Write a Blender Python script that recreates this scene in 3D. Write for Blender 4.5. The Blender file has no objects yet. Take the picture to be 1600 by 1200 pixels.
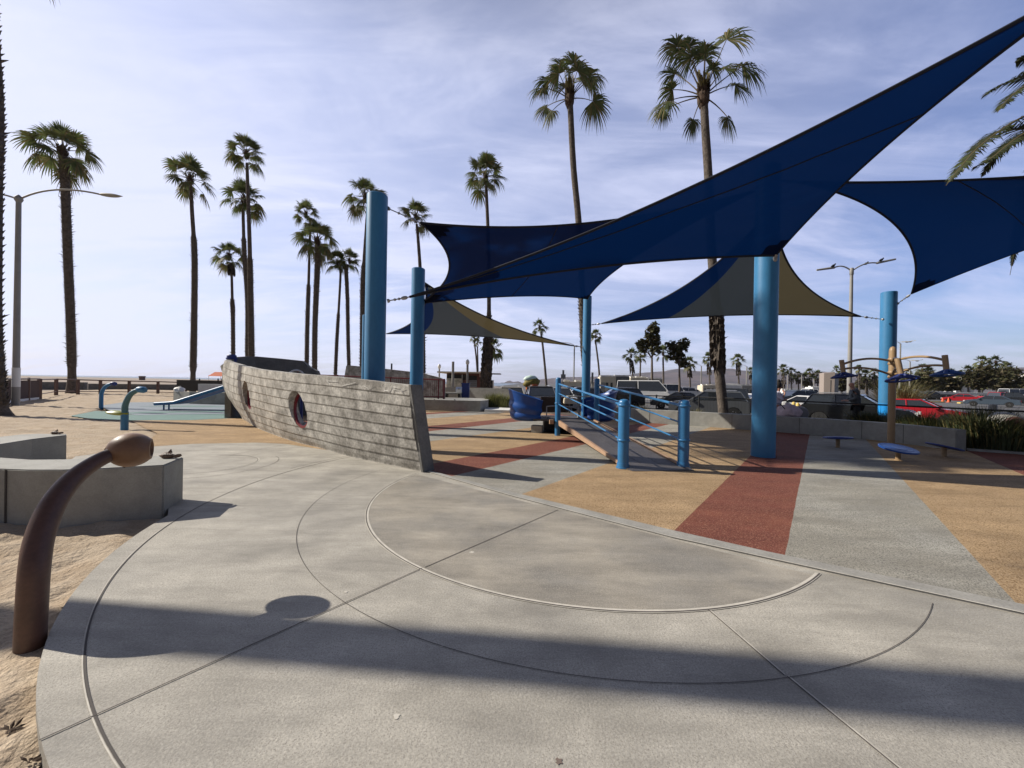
import bpy, bmesh, math, random
import numpy as np
from mathutils import Vector, Matrix
R = math.radians
rng = random.Random(7)
C = bpy.context.scene.collection
sc = bpy.context.scene

# ---------------------------------------------------------------- camera, sky, sun, exposure
F, HY, ROLL, H = 601.0, -1.5, R(1.0), 1.6
PIT = math.atan2(HY, F)
cr, sr, cp, sp = math.cos(ROLL), math.sin(ROLL), math.cos(PIT), math.sin(PIT)
right = Vector((cr, -sr * sp, sr * cp)); down = Vector((sr, cr * sp, -cr * cp)); fwd = Vector((0, cp, sp))
cam = bpy.data.objects.new('camera', bpy.data.cameras.new('camera')); C.objects.link(cam)
cam.matrix_world = Matrix(((right.x, -down.x, -fwd.x, 0), (right.y, -down.y, -fwd.y, 0), (right.z, -down.z, -fwd.z, H), (0, 0, 0, 1)))
cam.data.sensor_width = 36; cam.data.lens = F / 1600 * 36
cam.data.clip_start = 0.05; cam.data.clip_end = 30000
sc.camera = cam
HAZE_D = 0.5e-4
SUN_EL = 34.5; SUN_AZ = math.atan2(0.187, -0.982)      # direction towards the sun in the ground plane
w = bpy.data.worlds.new("World"); sc.world = w; w.use_nodes = True
nt = w.node_tree; nt.nodes.clear(); N = nt.nodes.new; Lk = nt.links.new
out = N('ShaderNodeOutputWorld'); bg = N('ShaderNodeBackground'); sky = N('ShaderNodeTexSky')
sky.sky_type = 'NISHITA'; sky.sun_disc = False; sky.sun_elevation = R(SUN_EL)
sky.sun_rotation = math.pi / 2 - SUN_AZ; sky.air_density = 1.1; sky.dust_density = 1.2; sky.ozone_density = 2.0
bg.inputs['Strength'].default_value = 0.060
geo = N('ShaderNodeTexCoord'); sep = N('ShaderNodeSeparateXYZ'); Lk(geo.outputs['Generated'], sep.inputs[0])
def M(op, a, b=None, c=None):
    n = N('ShaderNodeMath'); n.operation = op
    for i, v in enumerate((a, b, c)):
        if v is None: continue
        if hasattr(v, 'node'): Lk(v, n.inputs[i])
        else: n.inputs[i].default_value = v
    return n.outputs[0]
zz = M('ADD', M('MAXIMUM', sep.outputs['Z'], 0.0), 0.16)
cx = M('DIVIDE', sep.outputs['X'], zz); cy = M('DIVIDE', sep.outputs['Y'], zz)
comb = N('ShaderNodeCombineXYZ'); Lk(cx, comb.inputs[0]); Lk(cy, comb.inputs[1])
def cloud(rot, scale, sx, sy, det, lo, hi, rough=0.55, dist=0.6):
    mp = N('ShaderNodeMapping'); mp.inputs['Rotation'].default_value = (0, 0, R(rot)); mp.inputs['Scale'].default_value = (sx, sy, 1)
    Lk(comb.outputs[0], mp.inputs[0]); nz = N('ShaderNodeTexNoise'); nz.inputs['Scale'].default_value = scale
    nz.inputs['Detail'].default_value = det; nz.inputs['Roughness'].default_value = rough; nz.inputs['Distortion'].default_value = dist
    Lk(mp.outputs[0], nz.inputs['Vector']); r = N('ShaderNodeMapRange'); r.inputs[1].default_value = lo; r.inputs[2].default_value = hi
    r.interpolation_type = 'SMOOTHSTEP'; Lk(nz.outputs['Fac'], r.inputs[0]); return r.outputs[0]
c1 = cloud(20, 0.55, 1.0, 1.6, 5, 0.30, 0.75)
c2 = cloud(-24, 1.0, 0.55, 1.7, 8, 0.38, 0.70, 0.60, 1.3)
c3 = cloud(22, 2.2, 0.6, 1.7, 9, 0.42, 0.74, 0.64, 1.0)
front = M('MULTIPLY_ADD', sep.outputs['Y'], 0.30, 0.72)            # veil thinned behind the camera, for less fill light
veil = M('MULTIPLY', M('MULTIPLY_ADD', sep.outputs['X'], -0.38, 0.40), front)
dens = M('ADD', M('MULTIPLY_ADD', c1, 0.30, M('SUBTRACT', veil, 0.06)), M('ADD', M('MULTIPLY', c2, 0.40), M('MULTIPLY', c3, 0.22)))
dens = M('MINIMUM', M('MAXIMUM', dens, 0.0), 0.93)
mixc = N('ShaderNodeMix'); mixc.data_type = 'RGBA'; Lk(dens, mixc.inputs[0])
skm = N('ShaderNodeVectorMath'); skm.operation = 'MULTIPLY'; skm.inputs[1].default_value = (1.32, 1.42, 1.95); Lk(sky.outputs[0], skm.inputs[0]); Lk(skm.outputs[0], mixc.inputs[6])
warm = M('MULTIPLY_ADD', sep.outputs['X'], -0.36, 0.68)            # clouds towards the sun side are brighter
cc = N('ShaderNodeMix'); cc.data_type = 'RGBA'; cc.inputs[6].default_value = (8.2, 8.9, 13.4, 1); cc.inputs[7].default_value = (11.6, 12.1, 14.6, 1)
Lk(warm, cc.inputs[0]); Lk(cc.outputs[2], mixc.inputs[7])
# sky dimmed behind the camera and overhead to deepen the ground shadows
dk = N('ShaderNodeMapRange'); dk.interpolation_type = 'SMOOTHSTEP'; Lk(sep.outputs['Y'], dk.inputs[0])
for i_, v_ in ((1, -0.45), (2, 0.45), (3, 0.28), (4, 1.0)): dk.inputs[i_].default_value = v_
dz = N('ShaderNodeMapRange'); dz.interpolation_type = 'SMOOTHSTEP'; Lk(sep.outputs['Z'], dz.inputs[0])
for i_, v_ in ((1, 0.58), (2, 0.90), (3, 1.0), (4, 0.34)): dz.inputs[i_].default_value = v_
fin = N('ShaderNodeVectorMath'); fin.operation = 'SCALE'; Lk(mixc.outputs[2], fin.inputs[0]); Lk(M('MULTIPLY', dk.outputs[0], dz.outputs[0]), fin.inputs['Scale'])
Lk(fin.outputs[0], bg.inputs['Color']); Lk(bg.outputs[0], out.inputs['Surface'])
sl = bpy.data.lights.new('sun', 'SUN'); sl.energy = 5.0; sl.angle = R(0.5); sl.color = (1.0, 0.93, 0.82)
so = bpy.data.objects.new('sun', sl); C.objects.link(so)
sv = Vector((math.cos(SUN_AZ) * math.cos(R(SUN_EL)), math.sin(SUN_AZ) * math.cos(R(SUN_EL)), math.sin(R(SUN_EL))))
so.rotation_euler = sv.to_track_quat('Z', 'Y').to_euler(); so.location = sv * 60
sc.view_settings.view_transform = 'Standard'; sc.view_settings.look = 'None'; sc.view_settings.gamma = 1
sc.view_settings.exposure = 0.32

# ---------------------------------------------------------------- measuring helpers (photo sight lines to world points)
def ray(px, py):
    x = px - 800; y = py - 600; xr = cr * x + sr * y; yr = -sr * x + cr * y
    fw = F * cp + yr * sp; up = F * sp - yr * cp
    return xr / fw, up / fw
def G(px, py, z=0.0):
    a, b = ray(px, py); Y = (z - H) / b; return Vector((a * Y, Y, z))
def P(px, py, Y):
    a, b = ray(px, py); return Vector((a * Y, Y, H + b * Y))

# ---------------------------------------------------------------- materials
MATS = {}
def mat(name, col, rough=0.7, var=0.0, vs=3.0, bump=0.0, bs=40.0, metal=0.0, col2=None, c2s=None, lo=0.4, hi=0.6, spec=0.5, trans=0.0, stretch=None, coat=0.0, fine=None, bdist=0.01, streak=None, speck=None):
    if name in MATS: return MATS[name]
    m = bpy.data.materials.new(name); m.use_nodes = True; t = m.node_tree; b = t.nodes['Principled BSDF']
    b.inputs['Roughness'].default_value = rough; b.inputs['Metallic'].default_value = metal
    b.inputs['Specular IOR Level'].default_value = spec; b.inputs['Coat Weight'].default_value = coat
    tc = t.nodes.new('ShaderNodeTexCoord'); vec = tc.outputs['Object']
    if stretch:
        mp = t.nodes.new('ShaderNodeMapping'); mp.inputs['Scale'].default_value = stretch; t.links.new(vec, mp.inputs[0]); vec = mp.outputs[0]
    def noise(s, d=6):
        n = t.nodes.new('ShaderNodeTexNoise'); n.inputs['Scale'].default_value = s; n.inputs['Detail'].default_value = d
        n.inputs['Roughness'].default_value = 0.6; t.links.new(vec, n.inputs['Vector']); return n.outputs['Fac']
    def mixrgb(f, a, c, mode='MIX'):
        n = t.nodes.new('ShaderNodeMix'); n.data_type = 'RGBA'; n.blend_type = mode
        for i, v in ((0, f), (6, a), (7, c)):
            if hasattr(v, 'node'): t.links.new(v, n.inputs[i])
            else: n.inputs[i].default_value = v if i == 0 else tuple(v) + (1,)
        return n.outputs[2]
    def rangen(f, a, c, x=0.0, y=1.0):
        n = t.nodes.new('ShaderNodeMapRange'); n.inputs[1].default_value = a; n.inputs[2].default_value = c
        n.inputs[3].default_value = x; n.inputs[4].default_value = y; t.links.new(f, n.inputs[0]); return n.outputs[0]
    cur = col
    if col2: cur = mixrgb(rangen(noise(c2s or vs), lo, hi), col, col2)
    if var:
        v = rangen(noise(vs), 0.3, 0.7, 1 - var, 1 + var); n = t.nodes.new('ShaderNodeVectorMath'); n.operation = 'SCALE'
        if hasattr(cur, 'node'): t.links.new(cur, n.inputs[0])
        else: n.inputs[0].default_value = cur
        t.links.new(v, n.inputs['Scale']); cur = n.outputs[0]
    if fine:                                              # (scale, amount): grain
        v = rangen(noise(fine[0], 3), 0.3, 0.7, 1 - fine[1], 1 + fine[1]); n = t.nodes.new('ShaderNodeVectorMath'); n.operation = 'SCALE'
        if hasattr(cur, 'node'): t.links.new(cur, n.inputs[0])
        else: n.inputs[0].default_value = cur
        t.links.new(v, n.inputs['Scale']); cur = n.outputs[0]
    if streak:                                            # (rotation, sx, sy, amount): drawn-out wear
        mp2 = t.nodes.new('ShaderNodeMapping'); mp2.inputs['Rotation'].default_value = (0, 0, R(streak[0])); mp2.inputs['Scale'].default_value = (streak[1], streak[2], 1); t.links.new(tc.outputs['Object'], mp2.inputs[0])
        n2 = t.nodes.new('ShaderNodeTexNoise'); n2.inputs['Scale'].default_value = 1; n2.inputs['Detail'].default_value = 9; n2.inputs['Roughness'].default_value = .68; n2.inputs['Distortion'].default_value = .4; t.links.new(mp2.outputs[0], n2.inputs['Vector'])
        v = rangen(n2.outputs['Fac'], 0.35, 0.68, 1 - streak[3], 1 + streak[3]); n = t.nodes.new('ShaderNodeVectorMath'); n.operation = 'SCALE'
        if hasattr(cur, 'node'): t.links.new(cur, n.inputs[0])
        else: n.inputs[0].default_value = cur
        t.links.new(v, n.inputs['Scale']); cur = n.outputs[0]
    if speck:                                             # (scale, colour, share): loose granules of another colour
        vo = t.nodes.new('ShaderNodeTexVoronoi'); vo.inputs['Scale'].default_value = speck[0]; t.links.new(tc.outputs['Object'], vo.inputs['Vector'])
        sp_ = t.nodes.new('ShaderNodeSeparateXYZ'); t.links.new(vo.outputs['Color'], sp_.inputs[0]); cur = mixrgb(rangen(sp_.outputs['X'], 1 - speck[2] - .02, 1 - speck[2]), cur, speck[1])
    if hasattr(cur, 'node'): t.links.new(cur, b.inputs['Base Color'])
    else: b.inputs['Base Color'].default_value = tuple(cur) + (1,)
    if bump:
        bn = t.nodes.new('ShaderNodeBump'); bn.inputs['Strength'].default_value = bump; bn.inputs['Distance'].default_value = bdist
        t.links.new(noise(bs, 4), bn.inputs['Height']); t.links.new(bn.outputs[0], b.inputs['Normal'])
    if trans:
        tr = t.nodes.new('ShaderNodeBsdfTranslucent'); mx = t.nodes.new('ShaderNodeMixShader'); mx.inputs[0].default_value = trans
        if hasattr(cur, 'node'): t.links.new(cur, tr.inputs[0])
        else: tr.inputs[0].default_value = tuple(cur) + (1,)
        t.links.new(b.outputs[0], mx.inputs[1]); t.links.new(tr.outputs[0], mx.inputs[2]); t.links.new(mx.outputs[0], t.nodes['Material Output'].inputs[0])
    MATS[name] = m; return m
def fabric(name, col, tcol, see=0.05):
    m = bpy.data.materials.new(name); m.use_nodes = True; t = m.node_tree; b = t.nodes['Principled BSDF']
    b.inputs['Base Color'].default_value = tuple(col) + (1,); b.inputs['Roughness'].default_value = 0.85; b.inputs['Specular IOR Level'].default_value = 0.2
    tr = t.nodes.new('ShaderNodeBsdfTranslucent'); tr.inputs[0].default_value = tuple(tcol) + (1,)
    a = t.nodes.new('ShaderNodeMixShader'); a.inputs[0].default_value = 0.5; t.links.new(b.outputs[0], a.inputs[1]); t.links.new(tr.outputs[0], a.inputs[2])
    tp = t.nodes.new('ShaderNodeBsdfTransparent'); tp.inputs[0].default_value = tuple(min(1, c * 3 + 0.25) for c in tcol) + (1,)
    e = t.nodes.new('ShaderNodeMixShader'); e.inputs[0].default_value = see; t.links.new(a.outputs[0], e.inputs[1]); t.links.new(tp.outputs[0], e.inputs[2])
    tc = t.nodes.new('ShaderNodeTexCoord'); nz = t.nodes.new('ShaderNodeTexNoise'); nz.inputs['Scale'].default_value = 260; t.links.new(tc.outputs['Object'], nz.inputs['Vector'])
    bn = t.nodes.new('ShaderNodeBump'); bn.inputs['Strength'].default_value = 0.3; bn.inputs['Distance'].default_value = 0.003
    t.links.new(nz.outputs['Fac'], bn.inputs['Height']); t.links.new(bn.outputs[0], b.inputs['Normal'])
    t.links.new(e.outputs[0], t.nodes['Material Output'].inputs[0]); return m

K = {}
K['conc'] = mat('concrete_pad', (0.375, 0.352, 0.305), 0.75, 0.20, 1.6, 0.35, 60, col2=(0.29, 0.275, 0.245), c2s=0.55, lo=0.42, hi=0.66, fine=(90, 0.2), spec=0.35, streak=(35, 0.9, 3.6, 0.21), speck=(260, (0.25, 0.23, 0.20), .10))
K['conc_in'] = mat('concrete_medallion', (0.305, 0.278, 0.232), 0.72, 0.16, 1.4, 0.3, 70, col2=(0.225, 0.212, 0.188), c2s=0.9, lo=0.42, hi=0.62, fine=(100, 0.2), spec=0.35, streak=(25, 1.0, 4.0, 0.20), speck=(260, (0.34, 0.31, 0.27), .06))
K['joint'] = mat('joint_dark', (0.075, 0.066, 0.06), 0.9)
K['jointl'] = mat('joint_light', (0.50, 0.47, 0.41), 0.8, 0.2, 8)
K['wallc'] = mat('concrete_wall', (0.33, 0.325, 0.295), 0.75, 0.14, 1.6, 0.3, 50, col2=(0.27, 0.265, 0.24), c2s=3, fine=(60, 0.08), spec=0.3)
K['hull'] = mat('concrete_hull', (0.43, 0.41, 0.37), 0.8, 0.28, 6.0, 0.35, 45, col2=(0.23, 0.215, 0.19), c2s=2.6, lo=0.40, hi=0.62, fine=(22, 0.32), spec=0.3)
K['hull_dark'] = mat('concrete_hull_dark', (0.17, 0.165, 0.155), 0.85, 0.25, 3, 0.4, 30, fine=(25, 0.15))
K['tan'] = mat('rubber_tan', (0.385, 0.27, 0.155), 0.85, 0.14, 1.6, 0.8, 160, col2=(0.45, 0.32, 0.19), c2s=0.9, lo=0.5, hi=0.75, fine=(75, 0.38), spec=0.25, streak=(-14, .6, 3.0, .20), speck=(120, (0.20, 0.125, 0.06), .22))
K['gray'] = mat('rubber_gray', (0.305, 0.288, 0.245), 0.85, 0.12, 1.3, 0.8, 160, col2=(0.35, 0.34, 0.305), c2s=0.8, lo=0.45, hi=0.7, fine=(75, 0.38), spec=0.25, streak=(-14, .6, 3.0, .20), speck=(120, (0.17, 0.16, 0.14), .20))
K['red'] = mat('rubber_red', (0.16, 0.052, 0.036), 0.85, 0.12, 1.3, 0.8, 160, col2=(0.215, 0.075, 0.045), c2s=1.0, lo=0.5, hi=0.75, fine=(75, 0.5), spec=0.25, streak=(12, .8, 3.5, .16), speck=(120, (0.30, 0.14, 0.09), .18))
K['teal'] = mat('rubber_teal', (0.12, 0.21, 0.19), 0.85, 0.1, 2, 0.5, 150, fine=(150, 0.25))
K['slate'] = mat('rubber_slate', (0.20, 0.235, 0.27), 0.85, 0.1, 1, 0.5, 150, fine=(150, 0.2))
K['sand'] = mat('sand', (0.45, 0.368, 0.275), 0.95, 0.14, 1.5, 1.0, 22, col2=(0.37, 0.285, 0.20), c2s=3.5, lo=0.42, hi=0.66, fine=(130, 0.16), spec=0.15, bdist=0.03)
K['beach'] = mat('beach_sand', (0.33, 0.28, 0.235), 0.95, 0.12, 0.05, 0.8, 0.8, fine=(0.6, 0.15), spec=0.1, bdist=0.2)
K['asphalt'] = mat('asphalt', (0.095, 0.093, 0.092), 0.85, 0.2, 0.15, 0.4, 30, fine=(20, 0.15))
K['mulch'] = mat('mulch', (0.075, 0.055, 0.04), 0.95, 0.4, 6, 1.0, 25, fine=(40, 0.4), bdist=0.03)
K['land'] = mat('far_land', (0.10, 0.095, 0.07), 0.95, 0.3, 0.01)
K['sea'] = mat('sea_water', (0.10, 0.15, 0.19), 0.35, 0.1, 0.02, 0.5, 0.3, bdist=0.3)
K['hills'] = mat('hill_scrub', (0.105, 0.082, 0.085), 0.95, 0.25, 0.004, 0.0, 1, col2=(0.05, 0.046, 0.052), c2s=0.008, lo=0.42, hi=0.6)
K['blue'] = mat('blue_paint', (0.035, 0.175, 0.35), 0.44, 0.09, 1.3, 0.12, 9, spec=0.45, coat=0.06, fine=(14, 0.06), stretch=(1, 1, .35))
K['postblue'] = mat('rail_blue_paint', (0.028, 0.155, 0.34), 0.35, 0.08, 6, spec=0.5, coat=0.2)
K['tub'] = mat('tub_blue_plastic', (0.010, 0.062, 0.26), 0.36, 0.05, 5, spec=0.45, coat=0.08)
K['navy'] = mat('navy_plastic', (0.012, 0.03, 0.17), 0.5, 0.1, 8)
K['deck'] = mat('ramp_deck', (0.072, 0.066, 0.066), 0.55, 0.25, 3, 0.3, 40, fine=(30, 0.2), stretch=(1, 1, 1))
K['beam'] = mat('tan_beam', (0.36, 0.23, 0.145), 0.6, 0.15, 6)
K['tanpole'] = mat('tan_pole_paint', (0.30, 0.20, 0.105), 0.45, 0.1, 7)
K['brown'] = mat('brown_pipe_paint', (0.092, 0.044, 0.030), 0.5, 0.2, 9, 0.1, 60, coat=0.06, fine=(40, 0.12))
K['nut'] = mat('tan_brown_plastic', (0.19, 0.098, 0.048), 0.48, 0.1, 5, 0.08, 60, coat=0.03, fine=(30, .08))
K['fab_blue'] = fabric('shade_cloth_blue', (0.003, 0.016, 0.080), (0.0, 0.0105, 0.052), 0.014)
K['fab_dark'] = fabric('shade_cloth_doubled', (0.002, 0.005, 0.02), (0.0, 0.0015, 0.008), 0.0)
K['fab_grey'] = fabric('shade_cloth_grey', (0.09, 0.10, 0.11), (0.030, 0.038, 0.044), 0.02)
K['fab_olive'] = fabric('shade_cloth_olive', (0.18, 0.155, 0.085), (0.074, 0.062, 0.033), 0.02)
K['hem'] = mat('sail_hem', (0.006, 0.008, 0.018), 0.8)
K['steel'] = mat('galvanised_steel', (0.38, 0.38, 0.38), 0.4, 0.1, 10, metal=0.7)
K['lamp'] = mat('lamp_pole_paint', (0.26, 0.25, 0.23), 0.6, 0.1, 2)
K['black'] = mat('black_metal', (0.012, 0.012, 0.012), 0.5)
K['redrail'] = mat('red_rail_paint', (0.15, 0.025, 0.03), 0.5, 0.1, 5)
K['redring'] = mat('red_ring_paint', (0.15, 0.008, 0.012), 0.4)
K['trunk'] = mat('palm_trunk', (0.115, 0.097, 0.083), 0.95, 0.35, 5, 1.0, 14, fine=(12, 0.3), spec=0.1, bdist=0.04)
K['trunkd'] = mat('palm_trunk_boots', (0.105, 0.088, 0.074), 0.95, 0.45, 5, 1.0, 12, fine=(9, 0.4), spec=0.1, bdist=0.05)
K['leaf'] = mat('palm_leaf', (0.080, 0.100, 0.034), 0.55, 0.35, 2.5, trans=0.35, spec=0.3)
K['leafy'] = mat('palm_leaf_dry', (0.15, 0.125, 0.05), 0.6, 0.35, 2.5, trans=0.25, spec=0.3)
K['leafd'] = mat('feather_leaf_dark', (0.034, 0.040, 0.016), 0.6, 0.35, 2.5, trans=0.15, spec=0.25)
K['petiole'] = mat('palm_petiole', (0.10, 0.075, 0.035), 0.6)
K['thatch'] = mat('palm_thatch', (0.065, 0.04, 0.025), 0.95, 0.4, 8)
K['grassd'] = mat('dark_grass_blades', (0.045, 0.058, 0.022), 0.6, 0.4, 3, trans=0.2)
K['grassy'] = mat('yellow_grass_blades', (0.19, 0.19, 0.055), 0.6, 0.4, 3, trans=0.2)
K['tree'] = mat('tree_leaves', (0.060, 0.060, 0.022), 0.7, 0.45, 0.8, trans=0.2)
K['treeb'] = mat('tree_leaves_brown', (0.085, 0.066, 0.032), 0.7, 0.45, 0.8, trans=0.2)
K['bark'] = mat('bark', (0.11, 0.085, 0.065), 0.95, 0.3, 6)
K['barkw'] = mat('pale_bark', (0.38, 0.33, 0.28), 0.9, 0.35, 3)
K['glass'] = mat('dark_glass', (0.02, 0.024, 0.028), 0.05, spec=0.9, coat=0.5)
K['glassg'] = mat('grey_glass', (0.06, 0.075, 0.075), 0.1, spec=0.6)
K['tyre'] = mat('tyre', (0.012, 0.012, 0.012), 0.8)
K['rim'] = mat('rim', (0.45, 0.45, 0.45), 0.3, metal=0.6)
K['lampg'] = mat('headlight_glass', (0.6, 0.6, 0.58), 0.15)
K['white'] = mat('white_paint', (0.72, 0.71, 0.68), 0.5, 0.06, 2)
K['cream'] = mat('cream_paint', (0.62, 0.55, 0.42), 0.6, 0.08, 2)
K['skin'] = mat('skin', (0.42, 0.22, 0.155), 0.5)
def paint(name, col): return mat(name, col, 0.28, 0.04, 3, spec=0.5, coat=0.5)

# ---------------------------------------------------------------- mesh helpers
class MB:
    def __init__(s): s.v = []; s.f = []; s.m = []
    def add(s, vs, fs, m=0):
        b = len(s.v); s.v += [tuple(p) for p in vs]; s.f += [tuple(b + i for i in f) for f in fs]; s.m += [m] * len(fs); return s
    def box(s, c, size, rz=0, m=0, taper=1.0):
        x, y, z = size[0] / 2, size[1] / 2, size[2] / 2; a, b = math.cos(rz), math.sin(rz); vs = []
        for k in (-1, 1):
            tp = taper if k == 1 else 1
            for i, j in ((-1, -1), (1, -1), (1, 1), (-1, 1)):
                u, v = i * x * tp, j * y * tp; vs.append((c[0] + a * u - b * v, c[1] + b * u + a * v, c[2] + k * z))
        return s.add(vs, [(3, 2, 1, 0), (4, 5, 6, 7), (0, 1, 5, 4), (1, 2, 6, 5), (2, 3, 7, 6), (3, 0, 4, 7)], m)
    def tube(s, pts, rad, n=8, m=0, caps=True):
        pts = [Vector(p) for p in pts]; rad = rad if isinstance(rad, (list, tuple)) else [rad] * len(pts)
        t0 = (pts[1] - pts[0]).normalized(); u = t0.orthogonal().normalized(); vs = []
        for i, p in enumerate(pts):
            t = (pts[min(i + 1, len(pts) - 1)] - pts[max(i - 1, 0)]).normalized(); u = (u - t * u.dot(t)).normalized(); v = t.cross(u)
            for k in range(n):
                a = 2 * math.pi * k / n; vs.append(p + (u * math.cos(a) + v * math.sin(a)) * rad[i])
        fs = [(i * n + k, i * n + (k + 1) % n, (i + 1) * n + (k + 1) % n, (i + 1) * n + k) for i in range(len(pts) - 1) for k in range(n)]
        if caps: fs += [tuple(range(n))[::-1], tuple((len(pts) - 1) * n + k for k in range(n))]
        return s.add(vs, fs, m)
    def lathe(s, prof, n=24, o=(0, 0, 0), axis=(0, 0, 1), m=0):
        ax = Vector(axis).normalized(); u = ax.orthogonal().normalized(); v = ax.cross(u); o = Vector(o); vs = []
        for r, h in prof:
            for k in range(n):
                a = 2 * math.pi * k / n; vs.append(o + ax * h + (u * math.cos(a) + v * math.sin(a)) * max(r, 1e-4))
        fs = [(i * n + k, i * n + (k + 1) % n, (i + 1) * n + (k + 1) % n, (i + 1) * n + k) for i in range(len(prof) - 1) for k in range(n)]
        fs += [tuple(range(n))[::-1], tuple((len(prof) - 1) * n + k for k in range(n))]
        return s.add(vs, fs, m)
    def prism(s, poly, z0, z1, m=0):
        n = len(poly); vs = [(p[0], p[1], z0) for p in poly] + [(p[0], p[1], z1 if not callable(z1) else z1(p)) for p in poly]
        return s.add(vs, [tuple(range(n))[::-1], tuple(range(n, 2 * n))] + [(i, (i + 1) % n, n + (i + 1) % n, n + i) for i in range(n)], m)
    def sheet(s, poly, z, m=0):
        return s.add([(p[0], p[1], z) for p in poly], [tuple(range(len(poly)))], m)
    def wall(s, pts, th, z0, z1, m=0):
        n = len(pts); L = []; Rr = []
        for i, p in enumerate(pts):
            a = Vector(pts[max(i - 1, 0)][:2]); b = Vector(pts[min(i + 1, n - 1)][:2]); d = (b - a).normalized(); q = Vector((-d.y, d.x)) * th / 2
            L.append((p[0] + q.x, p[1] + q.y)); Rr.append((p[0] - q.x, p[1] - q.y))
        zf = (lambda i: z1[i]) if isinstance(z1, (list, tuple)) else (lambda i: z1)
        vs = []
        for i in range(n): vs += [(L[i][0], L[i][1], z0), (Rr[i][0], Rr[i][1], z0), (Rr[i][0], Rr[i][1], zf(i)), (L[i][0], L[i][1], zf(i))]
        fs = [(i * 4 + k, i * 4 + (k + 1) % 4, i * 4 + 4 + (k + 1) % 4, i * 4 + 4 + k) for i in range(n - 1) for k in range(4)]
        return s.add(vs, fs + [(3, 2, 1, 0), tuple((n - 1) * 4 + k for k in range(4))], m)
    def build(s, name, mats, parent=None, smooth=None, bevel=0.0):
        me = bpy.data.meshes.new(name); off = Vector(parent['_o']) if parent is not None and '_o' in parent else Vector((0, 0, 0))
        me.from_pydata([tuple(Vector(v) - off) for v in s.v], [], s.f)
        for m in (mats if isinstance(mats, (list, tuple)) else [mats]): me.materials.append(m)
        me.polygons.foreach_set('material_index', s.m)
        bm = bmesh.new(); bm.from_mesh(me); bmesh.ops.recalc_face_normals(bm, faces=bm.faces)
        if bevel: bmesh.ops.bevel(bm, geom=[e for e in bm.edges if e.is_manifold and e.calc_face_angle(0) > 0.6], offset=bevel, segments=2, affect='EDGES', clamp_overlap=True)
        bm.to_mesh(me); bm.free()
        if smooth:
            me.shade_smooth(); me.set_sharp_from_angle(angle=R(smooth))
        o = bpy.data.objects.new(name, me); C.objects.link(o)
        if parent is not None: o.parent = parent
        return o
def tag(o, label=None, cat=None, group=None, kind=None):
    for k, v in (('label', label), ('category', cat), ('group', group), ('kind', kind)):
        if v: o[k] = v
    return o
def thing(name, loc, label, cat, group=None, world=True, rz=0):
    o = bpy.data.objects.new(name, None); C.objects.link(o); o.location = loc; o.rotation_euler = (0, 0, rz); o.empty_display_size = 0.2
    if world: o['_o'] = tuple(loc)
    return tag(o, label, cat, group)
def copy_tree(o, parent=None):
    c = o.copy(); C.objects.link(c); c.parent = parent
    for ch in list(o.children): copy_tree(ch, c)
    return c
def bez(a, b, c, n=10, d=None):
    a, b, c = Vector(a), Vector(b), Vector(c); o = []
    for i in range(n + 1):
        t = i / n
        o.append((1 - t) ** 2 * a + 2 * t * (1 - t) * b + t * t * c if d is None else (1 - t) ** 3 * a + 3 * t * (1 - t) ** 2 * b + 3 * t * t * (1 - t) * c + t ** 3 * Vector(d))
    return o
def spline(pts, n):
    pts = [np.array(p, float) for p in pts]; pts = [2 * pts[0] - pts[1]] + pts + [2 * pts[-1] - pts[-2]]; o = []
    m = len(pts) - 3
    for i in range(n + 1):
        t = i / n * m; k = min(int(t), m - 1); t -= k; p0, p1, p2, p3 = pts[k:k + 4]
        o.append(0.5 * (2 * p1 + (p2 - p0) * t + (2 * p0 - 5 * p1 + 4 * p2 - p3) * t * t + (3 * p1 - p0 - 3 * p2 + p3) * t ** 3))
    return o
def struct(mb, name, m, **k): return tag(mb.build(name, m, **k), kind='structure')
from mathutils import noise as mn
def nz(x, y, z=0): return mn.noise(Vector((x, y, z)))

# ================================================================ GROUND
DC, DR = (0.661, 5.593), 4.752
def arc(c, r, a0, a1, n): return [(c[0] + r * math.cos(R(a0 + (a1 - a0) * i / n)), c[1] + r * math.sin(R(a0 + (a1 - a0) * i / n))) for i in range(n + 1)]
def ss(a, b, x):
    t = min(1, max(0, (x - a) / (b - a))); return t * t * (3 - 2 * t)
pad = [(5.6, 1.5), (5.6, -3.2), (-0.3, -3.2)] + arc(DC, DR, -101, -165, 40)
g = lambda *q: [tuple(G(*p)[:2]) for p in q]
pad += g((262, 805)) + [(-5.2, 5.9), (-7.4, 6.2), (-8.6, 7.6)] + g((240, 697), (300, 693), (400, 691), (445, 693)) + [(-5.0, 9.6), (-3.2, 8.05), (-1.45, 6.83)] + g((1050, 832), (1600, 950))
mb = MB(); mb.prism(pad, -0.35, 0.0); pado = struct(mb, 'concrete_pad', K['conc'])
AC, AR = (0.937, 5.515), 2.80
import math as _m
mb = MB(); kp = [(-1.45, 6.80), (0.03, 5.42), (2.41, 3.57)]
KN = (-0.615, -0.788); KC = KN[0] * 0.03 + KN[1] * 5.42
def padside(p, e=0.0): return KN[0] * p[0] + KN[1] * p[1] >= KC + e
med = [p for p in arc(AC, AR, 145, 330, 80) if padside(p, .01)]
mb.sheet(med, 0.002); mb.build('medallion_slab', K['conc_in'], pado)
mbd, mbl = MB(), MB()
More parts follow.
